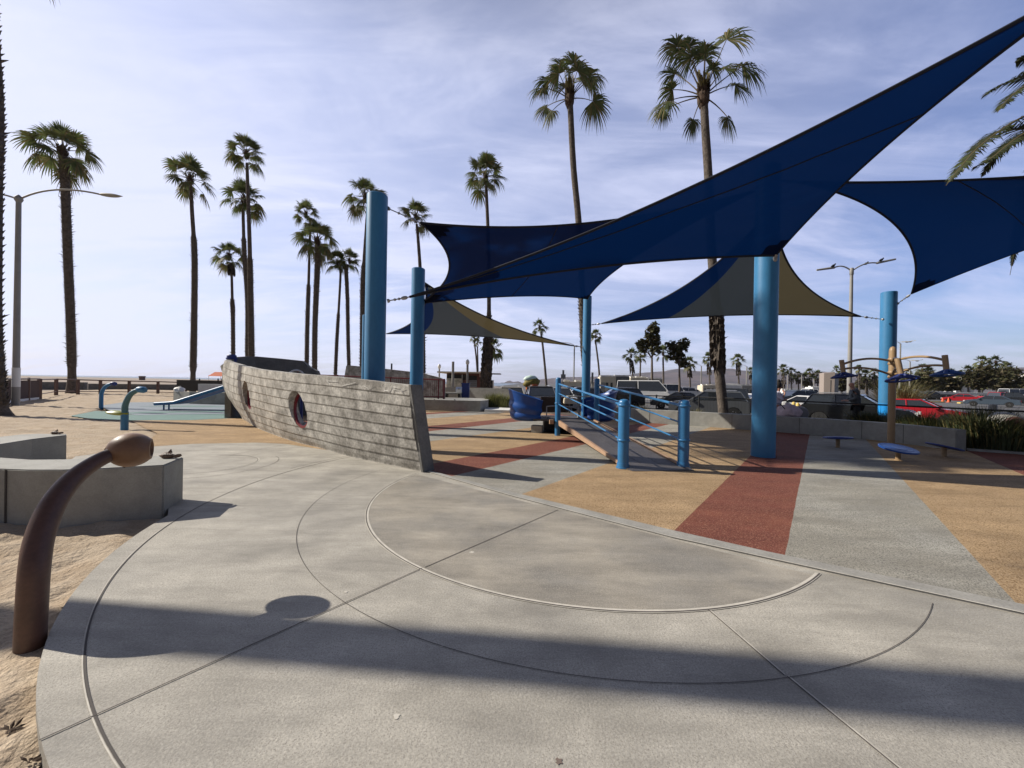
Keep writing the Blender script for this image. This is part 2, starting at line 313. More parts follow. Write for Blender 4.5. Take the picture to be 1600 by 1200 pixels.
def strip(mb, pts, wd, z, off=0.0):
    n = len(pts); vs = []
    for i, p in enumerate(pts):
        a = Vector(pts[max(i - 1, 0)][:2]); b = Vector(pts[min(i + 1, n - 1)][:2]); d = (b - a).normalized(); q = Vector((-d.y, d.x))
        for s_ in (-1, 1): vs.append((p[0] + q.x * (off + s_ * wd / 2), p[1] + q.y * (off + s_ * wd / 2), z))
    mb.add(vs, [(2 * i, 2 * i + 1, 2 * i + 3, 2 * i + 2) for i in range(n - 1)])
ringA = [p for p in arc(AC, AR, 145, 330, 120) if padside(p, .02)]
strip(mbl, ringA, 0.040, 0.004); strip(mbd, ringA, 0.010, 0.006, -0.008)
strip(mbd, [p for p in arc((0.928, 5.578), 3.515, 145, 330, 120) if padside(p, .03)], 0.0045, 0.004)
cb = arc((0.819, 5.691), 4.762, 127, 262, 100); strip(mbd, cb, 0.010, 0.004); strip(mbl, cb, 0.006, 0.003, -0.0095)
strip(mbd, arc((0.819, 5.691), 4.90, 127, 166, 40), 0.009, 0.004)
strip(mbd, g((61, 1158), (660, 888)), 0.008, 0.005); strip(mbd, g((664, 887), (872, 797)), 0.008, 0.005)
strip(mbd, g((1105, 952), (1225, 1056)), 0.007, 0.005); strip(mbl, g((1105, 951), (1225, 1055)), 0.008, 0.003, 0.008)
strip(mbd, g((1230, 1058), (1420, 1215)), 0.007, 0.005); strip(mbl, g((1230, 1057), (1420, 1214)), 0.009, 0.003, 0.008)
strip(mbl, g((300, 789), (576, 788)), 0.006, 0.004)
strip(mbd, arc((-5.70, 7.128), 0.85, -130, 110, 40), 0.010, 0.005); strip(mbl, arc((-5.70, 7.128), 0.85, -30, 100, 30), 0.025, 0.003, -0.014)
strip(mbd, arc((-5.60, 7.10), 1.13, -130, 50, 40), 0.008, 0.004); strip(mbd, g((365, 710), (455, 693)), 0.008, 0.004)
for (px, py, r_s, mm) in ((620, 1120, .016, 'jointl'), (873, 1190, .014, 'stain'), (737, 863, .02, 'jointl'), (540, 925, .015, 'jointl'), (690, 1010, .01, 'jointl')):
    q_ = G(px, py); sm_ = MB(); sm_.sheet([(q_.x + r_s * (1 + .5 * math.sin(a * 2.3 + px)) * math.cos(a * .63), q_.y + r_s * (1 + .4 * math.cos(a * 3.1 + py)) * math.sin(a * .63)) for a in range(10)], .0025)
    sm_.build('paint_spot', K['jointl'] if mm == 'jointl' else mat('stain_brown', (.16, .12, .10), .8), pado)
mbl.build('joint_light_edge', K['jointl'], pado); mbd.build('control_joint', K['joint'], pado)
# kerb between the pad and the rubber surfacing
mb = MB(); kl = g((668, 738), (800, 776), (1050, 841), (1200, 874), (1600, 961)); ku = g((671, 736), (800, 770), (1050, 830), (1200, 864), (1600, 947))
kl.append((5.4, 1.38)); ku.append((5.6, 1.56))
mb.prism(kl + ku[::-1], -0.2, 0.016)
struct(mb, 'kerb', mat('kerb_concrete', (0.29, 0.28, 0.255), 0.8, 0.2, 3, 0.4, 50, fine=(50, 0.15)), bevel=0.004)
mb = MB(); strip(mb, kl, 0.016, 0.018); struct(mb, 'kerb_light_edge', K['jointl'])
# rubber stripes
def clip(poly, n, c):
    o = []
    for i in range(len(poly)):
        a, b = poly[i], poly[(i + 1) % len(poly)]; da, db = n[0] * a[0] + n[1] * a[1] - c, n[0] * b[0] + n[1] * b[1] - c
        if da >= 0: o.append(a)
        if (da >= 0) != (db >= 0): t = da / (da - db); o.append((a[0] + t * (b[0] - a[0]), a[1] + t * (b[1] - a[1])))
    return o
nv = (0.7815, -0.624)
rub = [(-1.45, 6.83)] + ku[1:] + [(9.5, 1.2), (15.5, 7.0), (13.3, 9.7), (12.2, 10.3), (11.3, 12.7), (7.2, 15.8), (5.6, 16.8), (4.6, 18.5), (1.5, 21.0), (-0.1, 22.4), (-8.5, 22.4), (-11.5, 19), (-9.8, 15.2), (-6.9, 11.4), (-5.0, 9.7), (-3.2, 8.2)]
edges = [(-40, -26.0, 'tan'), (-26, -24.3, 'gray'), (-24.3, -23.2, 'red'), (-23.2, -21, 'tan'), (-21, -19.2, 'gray'), (-19.2, -18.0, 'red'), (-18, -15.6, 'tan'), (-15.6, -14.9, 'red'), (-14.9, -13.2, 'gray'), (-13.2, -10.95, 'tan'), (-10.95, -9.8, 'red'), (-9.8, -8.13, 'gray'), (-8.13, -5.88, 'tan'), (-5.88, -4.86, 'red'),
         (-4.86, -3.33, 'gray'), (-3.33, -1.23, 'tan'), (-1.23, -0.23, 'red'), (-0.23, 1.19, 'gray'), (1.19, 3.11, 'tan'), (3.11, 4.15, 'red'), (4.15, 5.7, 'gray'), (5.7, 7.8, 'tan'), (7.8, 9, 'red'), (9, 14, 'gray')]
mb = MB(); names = ['tan', 'gray', 'red']
for a, b, c in edges:
    q = clip(clip(rub, nv, a), (-nv[0], -nv[1]), -b)
    if len(q) > 2:
        fine_ = []
        for i_ in range(len(q)):
            a_, b_ = q[i_], q[(i_ + 1) % len(q)]; L_ = math.hypot(b_[0] - a_[0], b_[1] - a_[1]); n_ = max(1, int(L_ / .15))
            for k_ in range(n_):
                x_, y_ = a_[0] + (b_[0] - a_[0]) * k_ / n_, a_[1] + (b_[1] - a_[1]) * k_ / n_; f_ = min(1, max(0, -padside((x_, y_)) if False else 1)); dk_ = min(1.0, max(0.0, (KC - (KN[0] * x_ + KN[1] * y_)) * 2 - .3))
                w_ = (.007 * nz(x_ * 5, y_ * 5, 2) + .004 * nz(x_ * 1.3, y_ * 1.3, 8)) * dk_; fine_.append((x_ + nv[0] * w_, y_ + nv[1] * w_))
        mb.sheet(fine_, 0.0, names.index(c))
struct(mb, 'rubber_surfacing', [K[c] for c in names])
mb = MB(); mb.sheet(g((205, 657), (300, 656), (392, 652), (430, 672), (470, 688), (530, 706), (445, 693.5), (400, 691.5), (300, 693.5), (240, 697.5), (238, 683), (246, 677), (225, 668)), 0.001)
struct(mb, 'tan_rubber_apron', K['tan'])
mb = MB(); mb.sheet(g((110, 650), (150, 655.5), (200, 657), (300, 656.5), (392, 652), (398, 645), (205, 648), (178, 644), (150, 642)), 0.005); struct(mb, 'teal_rubber_strip', K['teal'])
mb = MB(); mb.sheet(g((158, 634), (165, 639), (182, 645), (215, 649), (398, 646), (420, 634), (350, 632), (275, 630), (240, 628.5), (190, 629)), 0.009); struct(mb, 'slate_rubber_pad', K['slate'])
mb = MB(); mb.sheet(g((170, 648), (220, 643.5), (400, 642), (400, 643.5), (225, 646)), 0.013); mb.sheet(g((215, 635.5), (300, 634), (380, 636.5), (300, 636)), 0.013); struct(mb, 'teal_rubber_wave', K['teal'])

# sand close to the pad: real footprints relief
from mathutils.geometry import intersect_point_line
def inpoly(x, y, poly):
    c = False; j = len(poly) - 1
    for i in range(len(poly)):
        a, b = poly[i], poly[j]
        if (a[1] > y) != (b[1] > y) and x < (b[0] - a[0]) * (y - a[1]) / (b[1] - a[1]) + a[0]: c = not c
        j = i
    return c
def edist(x, y, poly):
    b = 9.0
    for i in range(len(poly)):
        ax_, ay_ = poly[i - 1]; bx_, by_ = poly[i]; dx, dy = bx_ - ax_, by_ - ay_; q = dx * dx + dy * dy
        t = max(0, min(1, ((x - ax_) * dx + (y - ay_) * dy) / q)) if q else 0; b = min(b, math.hypot(x - ax_ - t * dx, y - ay_ - t * dy))
    return b
apron = g((205, 657), (300, 656), (392, 652), (430, 672), (470, 688), (530, 706), (445, 693.5), (400, 691.5), (300, 693.5), (240, 697.5), (238, 683), (246, 677), (225, 668))
tealp = g((110, 650), (150, 655.5), (200, 657), (300, 656.5), (392, 652), (420, 634), (350, 632), (275, 630), (240, 628.5), (190, 629), (158, 634))
def sandbase(x, y):
    z = -0.075
    d = math.hypot(x - DC[0], y - DC[1]) - DR
    z += 0.055 * ss(0.9, 3.5, d) * ss(4, 7, y)
    if y > 24: z += 0.9 * ss(24, 110, y)
    return z
def sandz(x, y):
    z = sandbase(x, y)
    if y < 40:
        a = 0.030 * nz(x * 1.3, y * 1.3) + 0.040 * nz(x * 3.3, y * 3.3, 3) + 0.022 * nz(x * 7.5, y * 7.5, 9)
        f = nz(x * 4.5 + 20, y * 4.5, 5); a -= 0.035 * max(0, f - 0.12)
        z += a
    for pl, mg in ((pad, .09), (rub, .3), (apron, .3), (tealp, .3)):
        if inpoly(x, y, pl):
            return min(z, -0.22) if edist(x, y, pl) > mg else min(z, -0.012)
    return z
def grid(name, x0, x1, nx, y0, y1, ny, m, fz, fx=None):
    mb = MB(); vs = []
    for j in range(ny + 1):
        for i in range(nx + 1):
            x = x0 + (x1 - x0) * i / nx; y = y0 + (y1 - y0) * j / ny
            if fx: x, y = fx(x, y)
            vs.append((x, y, fz(x, y)))
    mb.add(vs, [(j * (nx + 1) + i, j * (nx + 1) + i + 1, (j + 1) * (nx + 1) + i + 1, (j + 1) * (nx + 1) + i) for j in range(ny) for i in range(nx)])
    return mb
near = grid('n', -6.2, -2.0, 84, 0.2, 7.0, 136, None, sandz); o = near.build('sand', K['sand'], smooth=180); tag(o, kind='structure')
def sz2(x, y): return sandz(x, y) - (0.6 if (-6.15 < x < -2.05 and 0.25 < y < 6.95) else 0.0)
o = grid('m', -45, 3, 240, -4, 44, 240, None, sz2, ).build('sand_playground', K['sand'], smooth=180); tag(o, kind='structure')
def bz(x, y):
    if y < 43.5: return -0.6
    z = 0.9 * ss(24, 110, y) - 0.06 + 0.15 * nz(x * 0.03, y * 0.03)
    d = -60 - 0.15 * (y - 100) - x            # distance seaward of the shore line
    return z - 3.5 * ss(120, 175, d + 120 + (y - 140) * 0.0) if d > -1e9 and y > 60 and d > 0 else z
def bz(x, y):
    z = 0.9 * ss(24, 110, y) - 0.06 + 0.15 * nz(x * 0.03, y * 0.03)
    z -= 4.0 * ss(150, 215, y + 0.25 * (x + 60)); z -= 2.5 * ss(-6, -1, x - 0.0 * y) if y > 20 else 2.5 * ss(-12, -9, x)
    if y < 43.6 and -45.2 < x < 3: z -= 0.6
    return z
o = grid('b', -420, 20, 110, -60, 420, 120, None, bz).build('beach', K['beach'], smooth=180); tag(o, kind='structure')
mb = MB(); mb.sheet([(-12000, -200), (-20, 120), (10, 300), (150, 3600), (900, 12000), (-12000, 12000)], -1.1); struct(mb, 'sea', K['sea'])
mb = MB(); mb.sheet([(1.6, 20.4), (3.5, 19.5), (30, 16.5), (60, -60), (900, -60), (1600, 3000), (60, 2600), (-8, 260), (-30, 120), (-9, 44), (-4.5, 24.5), (0.2, 22.6)], -0.40); struct(mb, 'parking_asphalt', K['asphalt'])
mb = MB(); mb.sheet([(15, -60), (5.4, 1.3), (9.6, 1.1), (15.6, 6.9), (13.4, 9.8), (30, 16.6), (60, -60)], -0.02); struct(mb, 'right_ground', K['mulch'])
mb = MB(); mb.sheet([(-400, -60), (15, -60), (5.35, 1.3), (3, 1.0), (-4, 0.22), (-400, 0.2)], -0.13); struct(mb, 'rear_sand', K['sand'])
mb = MB(); mb.sheet([(-9000, -4000), (9000, -4000), (9000, 9000), (-9000, 9000)], -4.2); struct(mb, 'ground', K['land'])
mb = MB(); mb.sheet([(50, 2500), (6000, 600), (8000, 6000), (140, 6000)], -0.6); mb.sheet([(150, 500), (900, 300), (6000, 600), (50, 2500)], -0.55); struct(mb, 'far_land', K['land'])
# planting bed between the low wall and the fence
bed = [(5.6, 17.0), (7.3, 15.95), (11.4, 12.8), (12.3, 10.4), (13.4, 9.8), (15.5, 8.2), (22, 12), (15.5, 16.5), (12, 19.2), (8, 21.2), (3.0, 22.4), (1.4, 21.2)]
mb = MB(); mb.prism(bed, -0.6, 0.012); struct(mb, 'planting_bed', K['mulch'])
mb = MB(); mb.prism([(13.3, 9.72), (15.6, 6.95), (15.75, 7.05), (13.4, 9.9), (12.35, 10.42), (12.25, 10.28)], -0.1, 0.05); struct(mb, 'bed_kerb', K['wallc'])
# hills
prof = [(770, 601), (815, 600), (828, 594), (852, 592), (886, 589), (908, 589), (940, 588), (949, 586), (965, 587.5), (980, 586), (997, 583), (1022, 581), (1038, 580), (1051, 577), (1061, 576), (1074, 578), (1090, 580), (1100, 580), (1113, 578), (1132, 576), (1144, 576), (1155, 578), (1171, 580), (1218, 583), (1260, 583), (1285, 580.5), (1297, 582), (1335, 586), (1345, 590), (1400, 594), (1450, 590), (1520, 582), (1583, 575), (1640, 571), (1750, 566), (1900, 570), (2200, 590)]
D0 = 3400.0; px_ = [p[0] for p in prof]; zz_ = [P(p[0], p[1], D0).z for p in prof]
vs = []; nx, ny = 420, 26
for j in range(ny + 1):
    t = j / ny
    for i in range(nx + 1):
        px = 770 + (2200 - 770) * i / nx; zr = float(np.interp(px, px_, zz_)); a = ray(px, 600)[0]
        y = D0 - 900 * (1 - t); x = a * D0
        ridge = abs(nz(x * 0.006 + 7, y * 0.0016)) * 2 - 0.35 + 0.5 * (abs(nz(x * 0.017, y * 0.004, 4)) * 2 - 0.3)
        z = zr * (t ** 0.8) * (1 - 0.42 * (1 - t) * 1.6 * max(0, ridge + 0.2)) + (1 - t) * t * 90 * ridge + 3.5 * nz(x * 0.02, y * 0.02) * min(1, t * 3)
        vs.append((x, y, max(z, -0.5) - (1.5 if t == 0 else 0)))
mb = MB(); mb.add(vs, [(j * (nx + 1) + i, j * (nx + 1) + i + 1, (j + 1) * (nx + 1) + i + 1, (j + 1) * (nx + 1) + i) for j in range(ny) for i in range(nx)])
back = [(v[0], v[1] + 400, -1) for v in vs[ny * (nx + 1):]]; b0 = len(mb.v); mb.add(back, []); mb.add([], [])
mb.f += [(ny * (nx + 1) + i, ny * (nx + 1) + i + 1, b0 + i + 1, b0 + i) for i in range(nx)]; mb.m += [0] * nx
tag(mb.build('mountains', K['hills'], smooth=50), kind='structure')

# ================================================================ CONCRETE SHIP HULL WALL
bpx = [(660, 737), (550, 714), (500, 700), (460, 690), (425, 678), (400, 667.5), (382, 656), (373, 645)]
tpx = [(639.5, 602), (520, 588.5), (465, 584), (428, 580), (400, 576.5), (380, 572), (362, 567), (351, 563)]
base = [G(*p) for p in bpx]; base[-1] = P(373, 645, 15.6); base[-1].z = 0.25
top = [P(q[0], q[1], b.y * (0.985 if k < 6 else 0.975)) for k, (q, b) in enumerate(zip(tpx, base))]
NU = 72; Bc = spline(base, NU); Tc = spline(top, NU)
NP = 8; bul = lambda u: 0.05 + 0.22 * ss(0.5, 1.0, u)
def outn(u):
    k = min(NU - 1, max(1, int(round(u * NU)))); d = Bc[k + 1 if k < NU else k] - Bc[k - 1]; d = d / np.linalg.norm(d[:2]); return np.array([d[1], -d[0], 0]) * -1
# outward = towards the camera side
def hullpt(i, v, lap):
    u = i / NU; n = outn(u); n = n if n[0] * 1.0 + n[1] * -1.0 < 0 or True else n
    if np.dot(n[:2], (0 - Bc[i][0] - 3, 0 - Bc[i][1])) < 0: n = -n
    return Bc[i] * (1 - v) + Tc[i] * v + n * (bul(u) * math.sin(math.pi * v) + lap), n
mb = MB(); vs = []; rows = None
for i in range(NU + 1):
    col = []
    lapk = 0.016
    p, n = hullpt(i, 0, 0.0); p = p.copy(); p[2] -= 0.05; col.append(p)
    for k in range(NP):
        v0, v1 = k / NP, (k + 1) / NP
        p, n = hullpt(i, v0 + 0.012, lapk if k else 0.0); col.append(p)
        p, n = hullpt(i, (v0 + v1) / 2, lapk * 0.5); col.append(p)
        p, n = hullpt(i, v1 - (0.006 if k < NP - 1 else 0), 0.0); col.append(p)
    th = 0.20
    for v in (1.0, 0.66, 0.33, 0.0):
        p, n = hullpt(i, v, 0.0); q = p - n * th
        if v == 0: q[2] -= 0.05
        col.append(q)
    rows = len(col); vs += col
fs = [(i * rows + k, i * rows + (k + 1) % rows, (i + 1) * rows + (k + 1) % rows, (i + 1) * rows + k) for i in range(NU) for k in range(rows)]
fs += [tuple(range(rows)), tuple(NU * rows + k for k in range(rows))[::-1]]
mb.add(vs, fs)
ship = thing('ship_hull_wall', tuple(G(520, 706)), 'long grey concrete boat hull side scored like planks, curving beside the concrete paving', 'boat hull')
hull = mb.build('hull', K['hull'], ship)
# portholes cut through, with a red ring and a scroll grille inside each
def porthole(px, py, u, v, r):
    i = int(u * NU); p, n = hullpt(i, v, 0.0); t = Bc[i + 1] - Bc[i - 1]; t[2] = 0; t /= np.linalg.norm(t)
    p = Vector(p); n = Vector(n).normalized(); t = Vector(t); up = n.cross(t).normalized(); up = up if up.z > 0 else -up
    c = MB(); c.lathe([(r, -0.6), (r, 0.6)], 40, p - n * 0.1, n); co = c.build('cutter', K['hull'])
    co.data.transform(Matrix.Identity(4)); md = hull.modifiers.new('b', 'BOOLEAN'); md.operation = 'DIFFERENCE'; md.solver = 'EXACT'
    hl = bpy.data.objects.new('tmp', co.data); C.objects.link(hl); hl.location = -Vector(ship['_o']) + Vector(ship['_o']); md.object = hl
    bpy.data.objects.remove(co); bpy.context.view_layer.update()
    ev = hull.evaluated_get(bpy.context.evaluated_depsgraph_get()); nm = bpy.data.meshes.new_from_object(ev); hull.modifiers.clear(); hull.data = nm
    bpy.data.objects.remove(hl)
    q = p - n * 0.12
    m1 = MB(); prev = None
    def circle(rr, wd, dep, mb_):
        vs_ = []; nn = 40
        for k in range(nn):
            a = 2 * math.pi * k / nn; d = t * math.cos(a) + up * math.sin(a)
            vs_ += [q + d * rr + n * dep / 2, q + d * (rr - wd) + n * dep / 2, q + d * (rr - wd) - n * dep / 2, q + d * rr - n * dep / 2]
        mb_.add(vs_, [(k * 4 + j, k * 4 + (j + 1) % 4, ((k + 1) % nn) * 4 + (j + 1) % 4, ((k + 1) % nn) * 4 + j) for k in range(nn) for j in range(4)])
    circle(r - 0.004, 0.05, 0.05, m1); ring = m1.build('porthole_ring', K['redring'], ship)
    m2 = MB(); circle(r * 0.30, 0.02, 0.03, m2); circle(r * 0.14, 0.09, 0.04, m2)
    for k in range(8):
        a = 2 * math.pi * k / 8
        pts = [q + (t * math.cos(a + s_ * 0.9) + up * math.sin(a + s_ * 0.9)) * (r * (0.28 + 0.6 * s_)) for s_ in (0, .25, .5, .75, 1)]
        m2.tube(pts, 0.011, 6)
    g_ = m2.build('scroll_grille', K['redring'], ring); g_['label'] = 'red scrollwork inside the round porthole'
    return q
hull_bound = []
porthole(0, 0, 0.335, 0.50, 0.45)
porthole(0, 0, 0.70, 0.54, 0.46)
# chalk scribble near the stern end
mb = MB()
def onhull(u, v): p, n = hullpt(max(1, min(NU - 1, int(u * NU))), v, 0.0); i = u * NU; k = int(i); f_ = i - k; a, n = hullpt(k, v, 0.024); b, _ = hullpt(min(NU, k + 1), v, 0.024); return Vector(a * (1 - f_) + b * f_)
for st in ([(0.040, .97), (0.040, .905), (0.032, .905), (0.030, .97)], [(0.025, .965), (0.025, .90)], [(0.025, .965), (0.017, .96)], [(0.025, .935), (0.019, .93)], [(0.013, .965), (0.010, .90)], [(0.013, .93), (0.006, .965)],
           [(0.060, .95), (0.066, .90), (0.075, .93)], [(0.09, .96), (0.12, .90)], [(0.13, .95), (0.16, .94), (0.15, .90)]):
    pts = [onhull(*q) for q in st]; mb.tube(pts, 0.004, 4)
mb.build('chalk_scribble', K['white'], ship)
# stern end post
mb = MB(); a, n_ = hullpt(0, 0, 0.0); e0 = Vector(Bc[0]); e1 = Vector(Tc[0]); n = Vector(n_).normalized(); t = Vector(Bc[0] - Bc[2]); t.z = 0; t.normalize()
q = [e0 + n * 0.03 - Vector((0, 0, .05)), e0 + n * 0.03 + t * 0.07 - Vector((0, 0, .05)), e0 - n * 0.24 + t * 0.07 - Vector((0, 0, .05)), e0 - n * 0.24 - Vector((0, 0, .05))]
q2 = [e1 + n * 0.03, e1 + n * 0.03 + t * 0.07, e1 - n * 0.24 + t * 0.07, e1 - n * 0.24]; q2 = [p + Vector((0, 0, 0.01)) for p in q2]
mb.add(q + q2, [(3, 2, 1, 0), (4, 5, 6, 7), (0, 1, 5, 4), (1, 2, 6, 5), (2, 3, 7, 6), (3, 0, 4, 7)]); mb.build('stern_post', K['hull_dark'], ship, bevel=0.01)
# bow prow piece, far side of the hull
mb = MB(); a = P(352, 572, 15.3); pr = [P(344, 572, 15.6), P(352, 566, 15.5), P(352, 585, 15.5), P(353, 600, 15.5)]
mb.add([p for p in pr] + [p + Vector((0.1, 0.5, 0)) for p in pr], [(0, 1, 2, 3), (7, 6, 5, 4), (0, 4, 5, 1), (1, 5, 6, 2), (2, 6, 7, 3), (3, 7, 4, 0)]); mb.build('prow_block', K['hull'], ship)
far = thing('ship_far_wall', tuple(P(430, 640, 17)), 'dark grey concrete far side of the boat, its top dropping in an ogee beside the bow', 'wall')
fw = [(P(357, 563, 15.4)), (P(366, 558, 15.9)), (P(385, 556.8, 16.3)), (P(400, 557, 16.6)), (P(440, 560.5, 17)), (P(474, 564, 17.2)), (P(480, 569, 17.2)), (P(486, 574.5, 17.2)), (P(492, 577.5, 17.2)), (P(497, 579.5, 17.2)), (P(499, 585, 17.2))]
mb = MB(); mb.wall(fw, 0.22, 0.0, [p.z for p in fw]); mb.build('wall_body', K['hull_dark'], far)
o = MB(); o.lathe([(0.17, 0), (0.17, 0.42), (0.13, 0.46)], 20, P(362, 566, 15.7) - Vector((0, 0, .15))); 
bc = thing('blue_bow_post', tuple(P(362, 566, 15.7)), 'short blue cylinder rising at the bow of the concrete boat', 'post'); o.lathe([(0.2, .27), (0.2, .33)], 20, P(362, 566, 15.7) - Vector((0, 0, .15))); o.build('post_body', K['navy'], bc, smooth=40)
sw = thing('ship_wheel', tuple(P(463, 583, 12.6)), 'white ship steering wheel peeking over the concrete hull', 'steering wheel')
mb = MB(); cpt = P(463, 590, 12.6); ud = Vector((0, 0, 1)); sd = Vector((0.8, 0.6, 0))
mb.tube([cpt + (sd * math.cos(2 * math.pi * k / 24) + ud * math.sin(2 * math.pi * k / 24)) * 0.24 for k in range(25)], 0.03, 8); mb.build('rim', K['white'], sw, smooth=60)
mb = MB()
for k in range(6):
    a_ = math.pi * k / 3 + .3; mb.tube([cpt, cpt + (sd * math.cos(a_) + ud * math.sin(a_)) * 0.23], 0.016, 6)
mb.lathe([(0.06, -0.04), (0.06, 0.04)], 12, cpt, (0.6, -0.8, 0)); mb.build('spokes', K['redring'], sw)
mb = MB(); mb.tube([cpt, (cpt.x + .1, cpt.y + .15, cpt.z - .1), (cpt.x + .1, cpt.y + .15, 0)], 0.05, 8); mb.build('stand', K['navy'], sw)

# ================================================================ SEAT WALLS (left)
def topmesh(polypx, zt, zb, name, label, joints=()):
    pts = [G(px, py, zt) for px, py in polypx]; c = sum(pts, Vector()) / len(pts)
    t = thing(name, (c.x, c.y, 0), label, 'bench', 'curved concrete seat walls in the sand'); m = MB(); m.prism([(p.x, p.y) for p in pts], zb, zt)
    m.build('wall_body', K['wallc'], t, bevel=0.012); return t
FZ = 0.555
fr = [(-260, 760), (0, 732.5), (40, 734), (95, 734), (160, 731.5), (220, 728.5), (256, 726.5), (287, 714), (240, 712.5), (170, 713.5), (104, 717.5), (50, 718), (0, 714.5), (-200, 730)]
fr = [(-330, 742), (-150, 735), (0, 732.5), (40, 734), (95, 734), (160, 731.5), (220, 728.5), (256, 726.5), (287, 714), (240, 712.5), (170, 713.5), (104, 717.5), (50, 718), (0, 714.5), (-150, 712), (-330, 716)]
t = topmesh(fr, FZ, -0.25, 'concrete_seat_wall', 'near curved concrete seat wall whose end meets the grey paving')
pj = G(10, 733, FZ); mb = MB(); mb.box((pj.x, pj.y - 0.004, 0.1), (0.014, 0.012, 0.9)); q = G(10, 715, FZ)
mb.build('joint', K['joint'], t)
t2 = topmesh([(-200, 712), (-60, 702), (0, 694), (50, 686), (104, 679.6), (104, 677.8), (60, 677.6), (30, 679), (0, 682.5), (-60, 686), (-200, 692)], 0.555, -0.25, 'concrete_seat_wall', 'far concrete seat wall with a tapering top, in the sand behind the near one')
def lump(px, py, z, s, label, cat='fish'):
    c = G(px, py, z); t = thing('bronze_fish', tuple(c), label, 'sculpture', 'small bronze fish shapes on the seat walls', world=False)
    m = MB(); prof = []
    NL, NA = 26, 16; vs = []
    for i in range(NL + 1):
        u = i / NL; x = (u - 0.5) * s; body = math.sin(math.pi * min(1, u * 1.18)) ** 0.7 if u < 0.82 else 0.12 + 0.9 * (u - 0.82) / 0.18
        for k in range(NA):
            a = 2 * math.pi * k / NA; rr = s * 0.20 * max(0.05, body) * (1 + 0.25 * nz(u * 9, math.cos(a) * 2, math.sin(a) * 2 + px))
            vs.append((x + 0.02 * math.sin(u * 9), rr * math.cos(a) * (1.0 if u < .85 else 1.5), max(0.0, rr * math.sin(a) * (1.0 if u < .85 else .5) + s * 0.14)))
    m.add(vs, [(i * NA + k, i * NA + (k + 1) % NA, (i + 1) * NA + (k + 1) % NA, (i + 1) * NA + k) for i in range(NL) for k in range(NA)] + [tuple(range(NA))[::-1], tuple(NL * NA + k for k in range(NA))])
    m.build('fish_body', mat('bronze_brown', (0.11, 0.06, 0.035), 0.5, 0.6, 40, 0.8, 90, fine=(70, 0.5)), t, smooth=60); 
    f = MB(); f.add([(-0.04 * s, 0, s * .3), (0.2 * s, 0, s * .3), (0.12 * s, 0.01, s * .5), (-.04 * s, .02, s * .3), (.2 * s, .02, s * .3), (.12 * s, .02, s * .5)], [(0, 1, 2), (5, 4, 3), (0, 3, 4, 1), (1, 4, 5, 2), (2, 5, 3, 0)]); f.build('fin', MATS['bronze_brown'], t)
    return t
lump(262, 716, FZ, 0.23, 'brown bronze lump shaped like a fish on the near seat wall end')
lump(86, 678.5, FZ, 0.17, 'small brown bronze lump on the far seat wall end')

# ================================================================ FOREGROUND TALK TUBE
tb = Vector((-2.98, 2.37, 0)); t = thing('talk_tube', tuple(tb), 'bent dark brown pipe with a barrel shaped tan head beside the paving', 'play sculpture')
pts = [P(47, 1010, 2.35), P(50, 950, 2.35), P(54, 890, 2.36), P(62, 840, 2.42), P(82, 790, 2.52), P(112, 750, 2.66), P(148, 723, 2.80), P(185, 705, 2.93)]
pts = [Vector(p) for p in spline(pts, 36)]; pts[0].z = -0.3
rr = [0.068 - 0.020 * ss(0.45, 1, i / 36) for i in range(37)]
mb = MB(); mb.tube(pts, rr, 24); mb.build('pipe', K['brown'], t, smooth=50)
c = P(205, 703, 2.99); ax = Vector((0.84, 0.54, 0.0)).normalized()
mb = MB(); Rb = 0.130; L = 0.142; prof = [(0.03, -L)]
for k in range(0, 21):
    a = -math.pi / 2 * 0.93 + (math.pi / 2 * 0.93 + R(50)) * k / 20; prof.append((Rb * math.cos(a), L * math.sin(a) * 1.0))
re, he = prof[-1]; prof += [(re - 0.004, he + 0.008), (re - 0.022, he + 0.012), (re - 0.026, he + 0.002), (re - 0.03, he - 0.04), (0.0, he - 0.045)]
mb.lathe(prof, 40, c, ax); mb.build('barrel_head', K['nut'], t, smooth=40)
mb = MB(); mb.lathe([(re - 0.031, 0), (re - 0.031, 0.004)], 24, c + ax * (he - 0.040), ax); mb.build('mouth_disc', K['brown'], t)
mb = MB(); mb.tube([c - ax * 0.10 + Vector((0, 0, -0.075)), c - ax * 0.03 + Vector((0, 0, -0.1305))], 0.008, 6); mb.build('bolt_slot', K['brown'], t)

# ================================================================ SHADE POLES AND SAILS
def pole(name, px, pyb, Y, z1, r, label, lean=0.0):
    b = P(px, pyb, Y); b.z = 0; t = thing('shade_sail_column', tuple(b), label, 'column', 'blue columns carrying the shade sails')
    m = MB(); m.lathe([(r, -0.1), (r, z1 - 0.02), (r - 0.02, z1)], 40, b); m.build('column_body', K['blue'], t, smooth=40); return t, b
cB, bB = pole('b', 1192, 714, 8.95, 6.72, 0.245, 'thickest light blue column, right of the centre, standing on a red rubber stripe')
cL, bL = pole('l', 585, 600, 9.0, 5.93, 0.235, 'tall blue column just behind the concrete hull, the leftmost thick one')
c2, b2 = pole('2', 650, 650, 13.5, 5.55, 0.23, 'blue column behind the stern end of the concrete hull')
c3, b3 = pole('3', 570.5, 600, 21.5, 5.25, 0.2, 'slender distant blue column half hidden left of the tall one')
c4, b4 = pole('4', 915.5, 610, 19.0, 5.95, 0.205, 'distant blue column behind the wheelchair ramp')
c5, b5 = pole('5', 1385, 662, 15.6, 5.55, 0.26, 'blue column behind the low wall on the right, its foot brighter blue')
